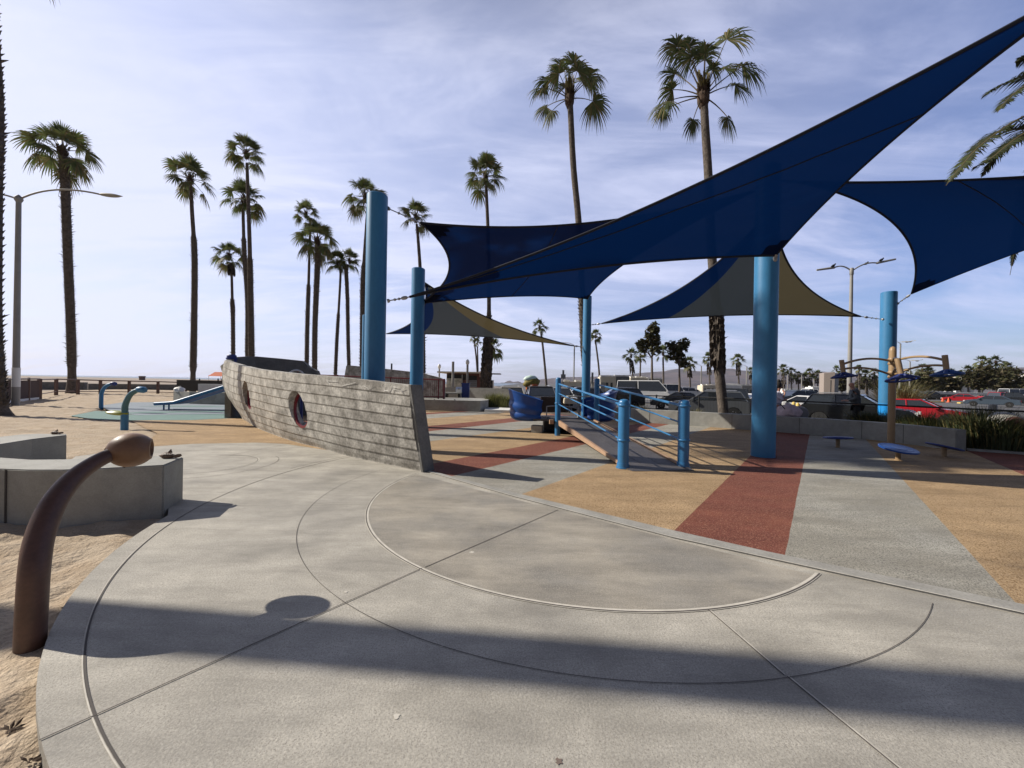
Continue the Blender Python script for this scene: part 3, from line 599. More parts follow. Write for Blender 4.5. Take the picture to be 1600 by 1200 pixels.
c6, b6 = pole('6', 1779, 600, 4.6, 6.95, 0.24, 'blue column beyond the right edge that lifts the biggest sail'); 
c7, b7 = pole('7', 1860, 600, 13.5, 6.4, 0.24, 'blue column beyond the right edge behind the bushes')
m = MB(); m.lathe([(0.262, 0), (0.262, 1.02), (0.262, 1.03)], 40, b5); m.build('bright_base', mat('bright_blue', (0.012, 0.24, 0.62), 0.35, coat=0.3), c5, smooth=40)
def edgecurve(a, b, mid, sag, n):
    """edge from a to b pulled towards mid at its middle by sag (metres)"""
    m_ = (a + b) / 2; d = (mid - m_); d = d - (b - a) * d.dot(b - a) / (b - a).length_squared; d = d.normalized() * sag
    return [a + (b - a) * (i / n) + d * 4 * (i / n) * (1 - i / n) for i in range(n + 1)]
def sail(label, corners, sags, bands=None, attach=(), ns=44, patch=0.5, extra=None, seams=()):
    mid = sum(corners, Vector()) / len(corners); t = thing('shade_sail', tuple(mid), label, 'shade sail', 'tensioned shade sails'); n = ns
    k = len(corners); E = [edgecurve(corners[i], corners[(i + 1) % k], mid, sags[i], n) for i in range(k)]
    if extra:
        for ei, off in extra: E[ei] = [p + off * (4 * (i / n) * (1 - i / n)) for i, p in enumerate(E[ei])]
    vs = []
    for j in range(n + 1):
        for i in range(n + 1):
            s_, t_ = i / n, j / n
            if k == 3:      # apex = corner 0; E0: 0->1, E1: 1->2, E2: 2->0
                A = E[0][i]; B = E[2][n - i]; p = A * (1 - t_) + B * t_
                lin = corners[1] * (1 - t_) + corners[2] * t_; p = p + (E[1][j] - lin) * s_ ** 1.6
            else:
                b0, b1, l0, l1 = E[0][i], E[2][n - i], E[3][n - j], E[1][j]
                p = b0 * (1 - t_) + b1 * t_ + l0 * (1 - s_) + l1 * s_ - (corners[0] * (1 - s_) * (1 - t_) + corners[1] * s_ * (1 - t_) + corners[2] * s_ * t_ + corners[3] * (1 - s_) * t_)
            wr = 0.0
            for ci_, q in enumerate(corners):
                dd = (p - q).length / 2.6
                if dd < 1: aa = math.atan2((p - q).dot((corners[(ci_ + 1) % k] - q).normalized()), (p - q).dot((corners[ci_ - 1] - q).normalized())); wr += .03 * math.sin(aa * 34) * (1 - dd) * min(1, dd * 4)
            p = p + Vector((0, 0, wr + .018 * nz(p.x * .9, p.y * .9, p.z)))
            vs.append(p)
    m = MB(); idx = lambda i, j: j * (n + 1) + i
    for j in range(n):
        for i in range(n):
            c_ = (vs[idx(i, j)] + vs[idx(i + 1, j + 1)]) / 2; mi = 0
            if bands: mi = next((b_[1] for b_ in bands if (j + 0.5) / n < b_[0]), 0)
            if any((c_ - q).length < patch for q in corners): mi = 3
            q4 = (idx(i, j), idx(i + 1, j), idx(i + 1, j + 1), idx(i, j + 1))
            if k == 3 and i == 0: q4 = (idx(0, 0), idx(1, j), idx(1, j + 1))
            m.f.append(q4); m.m.append(mi)
    m.v = [tuple(p) for p in vs]
    o = m.build('canopy', [K['fab_blue'], K['fab_grey'], K['fab_olive'], K['fab_dark']], t); o.data.shade_smooth()
    hm = MB()
    for e in E: hm.tube(e, 0.028, 6)
    hm.build('edge_hem', K['hem'], t)
    sm = MB()
    for (kind, f0) in seams:
        if kind == 's': sm.tube([vs[idx(int(f0 * n), j)] - Vector((0, 0, .012)) for j in range(n + 1)], 0.012, 4)
        elif kind == 't': sm.tube([vs[idx(i, int(f0 * n))] - Vector((0, 0, .012)) for i in range(0 if k == 4 else 2, n + 1)], 0.012, 4)
    if seams: sm.build('seam', K['hem'], t)
    for ci, q in attach:
        cb_ = MB(); p = corners[ci]; d = (q - p); cb_.tube([p, q], 0.014, 6); cb_.lathe([(0.03, -0.07), (0.045, -0.03), (0.045, 0.03), (0.03, 0.07)], 8, p + d * 0.25, d); cb_.lathe([(0.04, -0.03), (0.05, 0.03)], 8, q, d)
        for w_ in (0.5, 0.7): cb_.lathe([(0.02, -0.03), (0.035, 0), (0.02, 0.03)], 8, p + d * w_, d)
        cb_.build('tension_link', K['steel'], t)
    return t
def side(b, tow, z, r):
    d = Vector((tow.x - b.x, tow.y - b.y, 0)).normalized(); return Vector((b.x, b.y, 0)) + d * r + Vector((0, 0, z))
# 1 the big blue sail
A_ = P(640, 464, 9.05); B_ = P(1212, 399, 8.62); C_ = P(1755, -58, 4.75)
sail('largest blue shade sail, stretched from the hull column up past the right edge', [A_, B_, C_], [0.28, 0.35, 0.45], attach=[(0, P(607, 470, 8.92)), (1, P(1211, 405, 8.70)), (2, Vector((b6.x - .2, b6.y, 6.6)))], seams=[('t', 0.62)], patch=0.42)
# 2 the blue four cornered sail behind
A_ = P(657, 348, 10.2); B_ = P(1180, 298, 9.4); C_ = P(918, 467, 18.4); D_ = P(656, 474, 13.6)
sail('four cornered blue shade sail with pin holes, behind the largest one', [A_, B_, C_, D_], [0.75, 0.75, 0.5, 0.9], attach=[(0, P(607, 326, 9.1)), (1, P(1190, 300, 9.0)), (2, P(917, 466, 18.85)), (3, P(653, 472, 13.5))], seams=[('s', 0.45)], patch=0.75)
# 3 tri colour far left sail
A_ = P(664, 442, 13.9); B_ = P(604, 521.5, 20.5); C_ = P(897, 540.5, 18.9)
sail('tricolour shade sail on the left, blue, grey and olive, under the four cornered one', [A_, B_, C_], [0.7, 0.55, 0.75], bands=[(0.20, 0), (0.66, 1), (2, 2)], attach=[(0, P(657, 440, 13.6)), (1, P(573, 520, 21.4)), (2, P(911, 542, 18.95))], patch=0.3)
# 4 tri colour mid sail
A_ = P(1212, 318, 9.7); B_ = P(940, 505.5, 18.6); C_ = P(1345, 494.5, 15.2)
sail('tricolour shade sail right of the centre, blue, grey and olive, behind the thickest column', [A_, B_, C_], [0.9, 0.55, 0.75], bands=[(0.30, 0), (0.63, 1), (2, 2)], attach=[(0, P(1205, 310, 9.1)), (1, P(921, 508, 18.95)), (2, P(1379, 499, 15.4))], patch=0.3)
# 5 right blue sail
A_ = P(1245, 284, 9.4); B_ = P(1424, 459, 15.0); C_ = P(1800, 330, 13.6); D_ = P(1790, 262, 9.0)
sail('blue shade sail at the right edge, hung from the column behind the low wall', [A_, B_, C_, D_], [0.85, 0.55, 0.6, 0.22], attach=[(0, P(1215, 282, 9.0)), (1, P(1403, 474, 15.4)), (2, P(1840, 320, 13.5))], seams=[('t', 0.5)], patch=0.7)

# ================================================================ LOW WALL, SPINNER, RAMP, GLIDER
lw = thing('low_concrete_wall', (9.5, 14, 0), 'long low concrete wall curving behind the spinner discs on the right', 'wall')
wp = [Vector(p) for p in spline([(4.55, 17.75, 0), (5.7, 16.75, 0), (7.3, 15.75, 0), (9.4, 14.25, 0), (11.25, 12.75, 0), (11.85, 11.5, 0), (12.08, 10.32, 0)], 30)]
mb = MB(); mb.wall(wp, 0.36, -0.1, 0.56); mb.build('wall_body', K['wallc'], lw, bevel=0.012)
mb = MB()
for i in (3, 6, 9, 13, 17, 21, 25):
    p, q = wp[i], wp[i + 1]; d = (q - p).normalized(); n = Vector((-d.y, d.x, 0)); n = n if n.dot(-p) > 0 else -n; mb.box((p.x + n.x * 0.181, p.y + n.y * 0.181, .28), (0.012, 0.006, .555), math.atan2(d.y, d.x))
mb.build('joint', K['joint'], lw)
sp_ = G(1392, 698); t = thing('arm_wheel_station', tuple(sp_), 'tan pole with three curved arms, each carrying a blue hand wheel over a disc', 'play equipment')
mb = MB(); mb.lathe([(0.082, 0), (0.082, 2.66), (0.075, 2.73), (0.05, 2.79), (0.015, 2.81)], 24, sp_); mb.build('pole', K['tanpole'], t, smooth=40)
for z in (1.93, 2.05, 2.30, 2.42): mb = MB(); mb.lathe([(0.095, 0), (0.1, .01), (0.1, .05), (.095, .06)], 24, sp_ + Vector((0, 0, z))); mb.build('clamp_band', K['tanpole'], t, smooth=40)
dpos = [G(1309, 699), G(1403, 719), G(1475, 713.5)]
wpx = [(1318, 583, 1320, 565), (1408, 586, 1408, 563), (1479, 579, 1476, 558)]
for i, (d, wp_) in enumerate(zip(dpos, wpx)):
    hub = P(wp_[0], wp_[1], d.y); htop = P(wp_[2], wp_[3], d.y); dirv = (hub - sp_); dirv.z = 0; Ld = dirv.length; dirv.normalize()
    ax = (htop - hub).normalized(); ax = (ax + Vector(((-0.18, 0.1, 0), (0, 0.22, 0), (0.16, 0.12, 0))[i])).normalized()
    m = MB(); m.tube([hub, hub + ax * (htop - hub).length * 1.15], 0.055, 16); cy_ = m.build('bearing_housing', K['tanpole'], t, smooth=40)
    z0 = 2.40; up = sp_ + Vector((0, 0, z0)) + dirv * 0.08; lo = sp_ + Vector((0, 0, 2.02)) + dirv * 0.08
    m = MB(); tpt = hub + ax * (htop - hub).length * 0.75; lpt = hub + ax * (htop - hub).length * 0.35
    m.tube(bez(up, (up + tpt) / 2 + Vector((0, 0, 0.22)), tpt, 12), 0.030, 10); m.tube(bez(lo, (lo + lpt) / 2 + Vector((0, 0, 0.20)), lpt, 12), 0.028, 10); m.build('arm', K['tanpole'], t, smooth=50)
    m = MB(); u = ax.orthogonal().normalized(); v = ax.cross(u); rw = 0.27; c0 = hub - ax * 0.10
    m.tube([c0 + (u * math.cos(2 * math.pi * k / 28) + v * math.sin(2 * math.pi * k / 28)) * rw for k in range(29)], 0.024, 8)
    for k in range(5):
        a = 2 * math.pi * k / 5 + .4; m.tube([hub, c0 + (u * math.cos(a) + v * math.sin(a)) * rw], [0.05, 0.022], 8)
    m.lathe([(0.0, .0), (0.09, 0), (0.07, 0.05), (0.0, 0.06)], 16, hub - ax * 0.03, ax); m.build('hand_wheel', K['tub'] if i == 2 else K['navy'], t, smooth=50)
    dl = ('low blue balance disc furthest left under the hand wheels', 'blue balance disc nearest the camera under the tan pole', 'tilted blue balance disc in front of the end of the low wall')[i]
    s = thing('balance_disc', tuple(d), dl, 'balance disc', 'balance discs round the tan pole'); tilt = ((-0.03, 0.08, 1), (0.02, -0.2, 1), (0.22, -0.05, 1))[i]
    zt = (0.24, 0.24, 0.22)[i]; m = MB(); m.lathe([(0.06, 0), (0.06, 0.012), (0.048, 0.02), (0.048, zt)], 16, d); m.build('stem', K['tanpole'], s, smooth=40)
    m = MB(); rr_ = (0.33, 0.345, 0.33)[i]; m.lathe([(rr_ * .9, 0), (rr_, 0.012), (rr_, 0.03), (rr_ - .02, 0.045), (rr_ * .72, 0.04), (rr_ * .7, 0.047), (rr_ * .45, .042), (rr_ * .43, .05), (0.01, 0.045)], 36, d + Vector((0, 0, zt)), tilt); m.build('disc', K['tub'] if i == 1 else K['navy'], s, smooth=35)

# ramp
p1, p2 = Vector((2.17, 7.42, 0)), Vector((3.40, 7.58, 0)); f1 = G(871, 680.5); f2 = f1 + (p2 - p1) * 1.03 + Vector((0.0, 0.15, 0)); DZ = 0.42
t = thing('wheelchair_ramp', tuple((p1 + p2) / 2), 'dark deck ramp with tan side beams and blue rails leading up to the glider', 'ramp')
fwdv = (f1 - p1); fl = fwdv.length; fd = fwdv.normalized(); rd = (p2 - p1).normalized(); wd = (p2 - p1).length
def rp(a, b, z=0.0): return p1 + fd * (a * fl) + rd * (b * wd) + Vector((0, 0, 0.035 + DZ * max(0.0, a) + z))
mb = MB(); nb = 3
for i in range(nb):
    b0, b1 = 0.06 + 0.88 * i / nb + 0.004, 0.06 + 0.88 * (i + 1) / nb - 0.004
    q = [rp(0.0, b0), rp(0, b1), rp(1.12, b1), rp(1.12, b0)]; mb.add(q + [p - Vector((0, 0, .045)) for p in q], [(0, 1, 2, 3), (7, 6, 5, 4), (0, 4, 5, 1), (1, 5, 6, 2), (2, 6, 7, 3), (3, 7, 4, 0)])
mb.build('deck', K['deck'], t)
mb = MB(); q = [rp(-0.002, -0.02, 0.0), rp(-0.002, 1.02, 0.0), p1 + rd * wd * 1.03 - fd * .30 + Vector((0, 0, .008)), p1 - fd * .30 + rd * .04 * wd + Vector((0, 0, .008))]
mb.add(q + [Vector((p.x, p.y, 0.003)) for p in q], [(3, 2, 1, 0), (4, 5, 6, 7), (0, 1, 5, 4), (1, 2, 6, 5), (2, 3, 7, 6), (3, 0, 4, 7)]); mb.build('entry_plate', K['deck'], t)
for b_ in (0.0, 0.95):
    m = MB(); q = [rp(0.0, b_, 0.03), rp(0, b_ + .045, 0.03), rp(1.02, b_ + .045, 0.03), rp(1.02, b_, 0.03)]
    m.add(q + [p - Vector((0, 0, .16 if i > 1 else .06)) for i, p in enumerate(q)], [(0, 1, 2, 3), (7, 6, 5, 4), (0, 4, 5, 1), (1, 5, 6, 2), (2, 6, 7, 3), (3, 7, 4, 0)]); m.build('side_beam', K['beam'], t)
m = MB(); q0 = rp(1.0, -0.16, -0.03); m.box(q0, (0.12, 0.1, 0.13), 0.1); m.build('beam_stub', K['beam'], t)
def cap(m, b, r, z): m.lathe([(r, 0), (r, z - r * .7), (r * .92, z - r * .35), (r * .6, z - r * .08), (r * .15, z)], 20, b)
PB = []
for (b, r, z) in ((p1, 0.105, 1.33), (p2, 0.105, 1.33), (f1, 0.085, 1.80), (f2, 0.085, 1.80)):
    m = MB(); cap(m, b, r, z)
    for zz in ((0.52, 1.19) if r > .1 else (0.98,)): m.lathe([(r + .012, 0), (r + .018, .008), (r + .018, .03), (r + .012, .038)], 20, b + Vector((0, 0, zz)))
    if r > .1: m.lathe([(r + .03, 0), (r + .03, .02), (r + .015, .025), (r + .01, .1)], 20, b)
    m.build('post', K['postblue'], t, smooth=40)
for (a, c) in ((p1, f1), (p2, f2)):
    for z0, z1, r in ((1.20, 1.60, 0.028), (0.86, 1.31, 0.018), (0.52, 0.98, 0.018)):
        m = MB(); m.tube([a + Vector((0, 0, z0)), c + Vector((0, 0, z1))], r, 10); m.build('rail', K['postblue'], t, smooth=50)
    for f_ in (0.03, 0.5, 0.97):
        m = MB(); q = a.lerp(c, f_); m.tube([q + Vector((0, 0, .52 + .46 * f_)), q + Vector((0, 0, 1.2 + .4 * f_))], 0.017, 8); m.build('rail_upright', K['postblue'], t, smooth=50)
# glider with two half tubs
g0 = Vector((1.85, 13.2, 0)); t = thing('glider_ride', tuple(g0), 'sway glider ride with two deep blue tub seats either side of a dark deck', 'play equipment')
def tub(cx_, cy_, face):
    m = MB(); vs = []; n = 40; z0 = 0.36; zr = [0, .06, .14, .22, .30, .38, .46, .54, .62, .70, .78, .86, .92, 1.0]
    rads = [0.44, 0.54, 0.595, 0.60, 0.575, 0.60, 0.64, 0.645, 0.615, 0.61, 0.625, 0.635, 0.65, 0.665]; cols = []
    for k in range(n + 1):
        a = R(-132 + 264 * k / n); oc = math.cos(a); top = 0.62 + 0.40 * (0.5 + 0.5 * oc) ** 1.2; col = []
        for z, r_ in zip(zr, rads): col.append((r_, z * top / 1.0))
        col += [(rads[-1] + .02, top + .012), (rads[-1] - .01, top + .03), (rads[-1] - .05, top + .01)] + [(r_ - .06, z * top) for z, r_ in list(zip(zr, rads))[::-1]] + [(0.02, 0.02), (0.02, -0.0)]
        for r_, z in col: vs.append((cx_ + face * math.cos(a) * r_ * 1.02, cy_ + math.sin(a) * r_, z0 + z))
    L_ = len(col); m.add(vs, [(k * L_ + i, k * L_ + (i + 1) % L_, (k + 1) * L_ + (i + 1) % L_, (k + 1) * L_ + i) for k in range(n) for i in range(L_)])
    m.add([vs[i] for i in range(L_)], [tuple(range(L_))]); m.add([vs[n * L_ + i] for i in range(L_)], [tuple(range(L_))[::-1]])
    o = m.build('tub_seat', K['tub'], t, smooth=35); h = MB()
    a = R(-122 if face < 0 else -60) if False else None
    return o
tub(0.56, 13.0, -1); tub(2.92, 13.2, 1)
hp = P(805, 622, 12.62); m = MB(); m.lathe([(0.035, -0.03), (0.035, 0.03)], 16, hp, (-0.4, -1, 0.1)); m.build('finger_hole', K['black'], t)
m = MB(); m.box((1.75, 13.2, 0.42), (2.1, 1.5, 0.07)); m.build('platform', K['deck'], t, bevel=0.01)
m = MB(); m.lathe([(0.95, 0), (0.98, 0.015)], 40, (1.8, 13.3, 0.003)); m.box((1.7, 13.2, .2), (1.2, .5, .36)); m.build('under_frame', K['black'], t)
for x_, y_ in ((0.85, 12.55), (2.7, 12.75)):
    m = MB(); m.box((x_, y_, .12), (0.36, 0.24, 0.24), -0.3); m.build('support_block', K['wallc'], t, bevel=.01)
m = MB(); m.box((1.55, 13.85, 0.85), (1.0, 0.08, .55)); m.build('back_panel', mat('dark_brown_panel', (0.06, 0.035, 0.02), .7), t)
m = MB(); m.box((2.02, 13.3, 1.02), (0.46, .26, .2), 0, taper=.92); m.build('cream_box', K['cream'], t, bevel=.02)
m = MB(); m.box((2.3, 13.2, 1.18), (0.8, .5, .03)); m.tube([(2.3, 13.2, .45), (2.3, 13.2, 1.17)], .05, 10); m.build('table', K['wallc'], t)
m = MB(); m.tube(bez((1.15, 12.6, .85), (1.6, 12.55, .93), (2.2, 12.6, .8), 8), .018, 8); m.tube([(1.15, 12.6, .45), (1.15, 12.6, .85)], .018, 8); m.tube([(2.2, 12.6, .45), (2.2, 12.6, .8)], .018, 8); m.build('grab_bar', K['steel'], t, smooth=50)

# left play pieces
def bent(px, pyb, label, Y, dirx, hgt, r, col, headcol):
    b = P(px, pyb, Y); b.z = 0; t = thing('bent_tube', tuple(b), label, 'play sculpture', 'blue bent tubes in the sand')
    pts = [b + Vector((0, 0, -.2)), b + Vector((0, 0, hgt * .45)), b + Vector((dirx * .05, 0, hgt * .65)), b + Vector((dirx * .25, 0, hgt * .86)), b + Vector((dirx * .55, 0, hgt * .97)), b + Vector((dirx * .8, 0, hgt))]
    m = MB(); q = [Vector(p) for p in spline(pts, 24)]; m.tube(q, [r - r * .25 * i / 24 for i in range(25)], 14); m.build('tube_body', col, t, smooth=50)
    m = MB(); m.lathe([(r * .8, -.12), (r * 1.15, -.05), (r * 1.15, .08), (r * .8, .13)], 14, q[-1], (dirx, 0, -.05)); m.build('tube_head', headcol, t, smooth=50); return t, b
tealp_ = mat('teal_paint', (0.03, 0.13, 0.17), .35, coat=.3)
t, b = bent(194.5, 670, 'bent teal tube with a yellow green leaf seat, at the edge of the sand', 11.72, .62, 1.20, .085, tealp_, K['blue'])
m = MB(); m.tube([b + Vector((0, 0, -.1)), b + Vector((0, 0, .52))], .092, 14); m.build('blue_foot', K['blue'], t, smooth=50)
m = MB(); c = P(185, 646, 11.7); vs = []
for i in range(13):
    u = i / 12; w_ = 0.09 * math.sin(math.pi * u) ** .6; x = (u - .5) * .72 - .04
    for k in range(8): a = 2 * math.pi * k / 8; vs.append((c.x + x, c.y + w_ * 1.4 * math.cos(a), c.z + w_ * .85 * math.sin(a) + .03 * (1 - u)))
m.add(vs, [(i * 8 + k, i * 8 + (k + 1) % 8, (i + 1) * 8 + (k + 1) % 8, (i + 1) * 8 + k) for i in range(12) for k in range(8)]); m.build('leaf_seat', mat('lime_plastic', (0.22, 0.25, 0.02), .4), t, smooth=60)
bent(158, 637, 'smaller dark blue bent tube further back in the sand', 19.3, .75, 1.22, .085, K['blue'], K['navy'])
t = thing('roller_slide', tuple(G(256, 641)), 'long low blue sloping slide beside the bow of the concrete boat', 'slide')
m = MB(); YY = 18.6
a0, a1, a2 = P(242, 631, YY), P(262, 630, YY), P(356, 602.5, YY + .3)
for dy in (0, 0.75):
    m2 = MB(); q = [a0 + Vector((0, dy, 0)), a1 + Vector((0, dy, 0)), P(272, 629, YY) + Vector((0, dy, 0)), a2 + Vector((0, dy, 0))]
    m2.tube(q, .085, 10); m2.build('side_rail', K['postblue'], t, smooth=40)
m = MB(); q = [a0, a1, P(272, 629, YY), a2]; m.add([p + Vector((0, d_, -.02)) for p in q for d_ in (0, .75)] + [p + Vector((0, d_, -.06)) for p in q for d_ in (0, .75)], [(0, 1, 3, 2), (2, 3, 5, 4), (4, 5, 7, 6), (8, 10, 11, 9), (10, 12, 13, 11), (12, 14, 15, 13), (0, 2, 10, 8), (2, 4, 12, 10), (4, 6, 14, 12), (1, 9, 11, 3), (3, 11, 13, 5), (5, 13, 15, 7)]); m.build('slide_bed', K['navy'], t)
for px in (256, 264): q = P(px, 632, YY + .1); m = MB(); m.tube([(q.x, q.y, 0), q], .035, 8); m.build('leg', K['postblue'], t)
for px in (357, 362): q = P(px, 600, YY + (.2 if px == 357 else 1.4)); m = MB(); m.tube([(q.x, q.y, 0), q + Vector((0, 0, .05))], .12, 12); m.build('leg', K['postblue'], t, smooth=40)
# planter with bag, palm base
t = thing('concrete_planter', (-17.5, 26, 0), 'grey concrete planter behind the slide with a palm growing from it', 'planter')
m = MB(); m.wall([P(276, 615, 24.0), P(300, 616, 23.4), P(335, 617, 23.2), P(362, 617, 23.2)], .3, -.2, .72); m.wall([P(276, 615, 24.2), P(279, 608, 28)], .3, -.2, .72); m.build('planter_wall', K['wallc'], t)
m = MB(); m.box(tuple(P(338, 607, 24.6)), (2.1, .3, .55)); m.build('white_panel', K['white'], t)
t = thing('white_bag', tuple(P(281, 613.5, 23.9)), 'white plastic bag on the corner of the planter', 'bag', world=False); m = MB(); vs = []
bm_ = bmesh.new(); bmesh.ops.create_icosphere(bm_, subdivisions=3, radius=.24)
for v in bm_.verts: v.co *= 1 + .28 * nz(v.co.x * 7, v.co.y * 7, v.co.z * 5); v.co.z = max(v.co.z * .85 + .15, 0); v.co.x *= 1.35 * (1 - .35 * v.co.z)
m.add([v.co.copy() for v in bm_.verts], [tuple(v.index for v in f.verts) for f in bm_.faces]); bm_.free(); m.build('bag_body', K['white'], t, smooth=30)
m = MB(); m.tube(bez((-.1, 0, .3), (0, 0, .5), (.1, 0, .3), 6), .018, 6); m.build('handle', K['white'], t)
# fences on the left
t = thing('brown_panel_fence', tuple(P(35, 632, 21)), 'dark red brown board fence along the left edge of the sand', 'fence')
fa, fb = P(-160, 590, 14.5), P(62, 592.5, 25.5); fa.z = fb.z = 0
npn = 8
for i in range(npn):
    a = fa.lerp(fb, i / npn); b = fa.lerp(fb, (i + 1) / npn); d = (b - a).normalized(); m = MB(); c = (a + b) / 2; m.box((c.x, c.y, .68), ((b - a).length - .28, .05, 1.12), math.atan2(d.y, d.x))
    m.build('board_panel', mat('brown_boards', (0.045, 0.018, 0.013), .8, .25, 6, stretch=(1, 1, 6)), t)
    m = MB(); m.box((a.x, a.y, .66), (.1, .1, 1.5), math.atan2(d.y, d.x)); m.build('post', K['brown'], t)
m = MB(); m.tube([fa + Vector((0, 0, 1.33)), fb + Vector((0, 0, 1.33))], .05, 6); m.build('top_rail', K['brown'], t)
m = MB(); m.wall([fa + Vector((0, -.15, 0)), fb + Vector((0, -.15, 0))], .22, -.1, .12); m.build('white_kerb', K['white'], t)
fpts = [(62, 592.5, 25.5), (88, 592, 30.5), (122, 593, 32.5), (157, 594, 34), (202, 595, 35), (247, 596, 36), (290, 597.5, 37), (330, 598.5, 38)]
t = thing('post_and_rail_fence', tuple(P(200, 615, 35)), 'thin dark post and rail fence between the playground sand and the beach', 'fence')
bs = [P(*q) for q in fpts]
for q in bs: m = MB(); m.box((q.x, q.y, q.z / 2 - .1), (.16, .16, q.z + .25)); m.build('post', K['brown'], t)
for dz in (-.02, -1.0):
    m = MB(); m.tube([q + Vector((0, 0, dz)) for q in bs], .05 if dz > -.5 else .035, 6); m.build('rail', K['brown'], t)
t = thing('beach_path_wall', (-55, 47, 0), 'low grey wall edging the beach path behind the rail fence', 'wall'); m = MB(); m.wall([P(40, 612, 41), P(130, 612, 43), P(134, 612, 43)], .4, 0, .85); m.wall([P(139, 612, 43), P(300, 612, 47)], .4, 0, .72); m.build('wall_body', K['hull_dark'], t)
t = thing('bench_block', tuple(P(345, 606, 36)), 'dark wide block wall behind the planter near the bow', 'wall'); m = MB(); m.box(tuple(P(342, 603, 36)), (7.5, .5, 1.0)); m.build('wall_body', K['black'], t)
t = thing('beach_bin', tuple(P(221, 597, 95)), 'lone brown bin out on the open beach', 'bin'); m = MB(); q = P(222, 594.5, 95); m.lathe([(.55, -1.2), (.6, .75), (.66, .8), (.66, 1.1)], 16, q); m.build('bin_body', mat('bin_brown', (.14, .10, .09), .8), t)
t = thing('canopy_tent', tuple(P(349, 597, 70)), 'orange pop up canopy on the beach beside the boat bow', 'canopy'); q = P(352, 588, 70)
m = MB(); m.add([q + Vector(v) for v in ((-2, -1.5, 0), (2, -1.5, 0), (2, 1.5, 0), (-2, 1.5, 0), (-1.2, -.9, .75), (1.2, -.9, .75), (1.2, .9, .75), (-1.2, .9, .75))], [(0, 1, 5, 4), (1, 2, 6, 5), (2, 3, 7, 6), (3, 0, 4, 7), (4, 5, 6, 7), (3, 2, 1, 0)]); m.build('roof', mat('orange_cloth', (.75, .16, .05), .7), t)
for dx, dy in ((-1.9, -1.4), (1.9, -1.4), (1.9, 1.4), (-1.9, 1.4)): m = MB(); m.tube([q + Vector((dx, dy, 0)), q + Vector((dx, dy, -2.1))], .04, 6); m.build('leg', K['white'], t)

# ================================================================ BACKGROUND WALLS, RAILING, KIOSK
t = thing('rear_ramp_wall', tuple(P(620, 600, 24)), 'tall concrete wall behind the red railing, its top sloping down to the right', 'wall')
wl = [(540, 590), (543, 571.5), (548, 571), (600, 576), (640, 580.5), (660, 583), (688, 590), (695, 594)]; q = [P(a, b, 24.5 - (a - 540) * .006) for a, b in wl]
m = MB(); m.wall(q, .3, -.2, [p.z for p in q]); m.build('wall_body', K['hull'], t)
t = thing('red_railing', tuple(P(640, 620, 22.5)), 'dark red metal bar railing on the raised ramp behind the hull', 'railing')
ra, rb = P(470, 585, 21.9), P(694, 593.5, 22.6); rb2 = P(693, 621, 22.6); z1a, z0a = ra.z, .62
m = MB(); m.tube([ra, rb], .04, 6); m.tube([Vector((ra.x, ra.y, .72)), Vector((rb.x, rb.y, .72))], .03, 6); m.build('rail', K['redrail'], t)
m = MB(); nb = 74
for i in range(nb + 1):
    p = ra.lerp(rb, i / nb); m.tube([(p.x, p.y, .72), p], .014, 4)
m.build('bars', K['redrail'], t)
for f_ in (.0, .25, .5, .62, .78, .96, 1): p = ra.lerp(rb, f_); m = MB(); m.tube([(p.x, p.y, .5), p + Vector((0, 0, .06))], .045 if f_ < 1 else .07, 6); m.build('post', K['redrail'], t)
t = thing('raised_ramp_slab', tuple(P(680, 640, 23)), 'low concrete ramp slab with diagonal stair cheeks under the red railing', 'wall')
sa, sb = G(640, 640.5), G(750, 643.5); sb2 = G(761, 642.5)
m = MB(); m.prism([(sa.x - 6, sa.y + .5), (sa.x, sa.y), (sb.x, sb.y), (sb2.x, sb2.y + .4), (sb2.x, sb2.y + 3), (sa.x - 6, sa.y + 3.2)], -.1, .60); m.build('slab', K['wallc'], t, bevel=.01)
for px in (678, 710):
    m = MB(); a = P(px, 624, sa.y - .1); b = P(px + 17, 641, sa.y - .1); m.tube([a, b], .035, 4); m.build('stair_cheek', K['hull_dark'], t)
for px in (696, 702, 709, 716):
    a = G(px, 641.6); m = MB(); m.box((a.x, a.y - .04, .28), (.05, .03, .52)); m.build('groove', K['hull_dark'], t)
t = thing('red_gate_post', tuple(G(657.5, 640)), 'dark red post just right of the hull stern', 'post'); q = P(657.6, 640, 14.2); m = MB(); m.tube([(q.x, q.y, 0), (q.x, q.y, 1.2)], .05, 8); m.tube([(q.x - .25, q.y + .02, 1.15), (q.x, q.y, 1.15)], .03, 6); m.build('post_body', K['redrail'], t)
t = thing('grey_garden_wall', tuple(P(760, 625, 26)), 'grey concrete wall right of the blue bin', 'wall'); m = MB(); m.wall([P(690, 611, 27), P(733, 606, 27), P(798, 607.5, 26)], .3, -.2, 1.22); m.build('wall_body', K['wallc'], t)
m = MB(); m.prism(g((757, 644), (796, 645), (800, 638), (760, 637.5)), -.1, .14)
t = thing('white_planter_kerb', tuple(G(778, 642)), 'pale kerb in front of the yellow grass clump', 'kerb'); m.build('kerb_body', K['white'], t, bevel=.01)
t = thing('blue_bin', tuple(P(727, 624, 25)), 'square blue bin beside the white notice', 'bin'); q = P(727.5, 614, 25.5); m = MB(); m.box((q.x, q.y, 1.0), (.48, .48, .95)); m.build('bin_body', K['navy'], t, bevel=.02); m = MB(); m.box((q.x, q.y, 1.51), (.54, .54, .07)); m.build('lid', K['navy'], t)
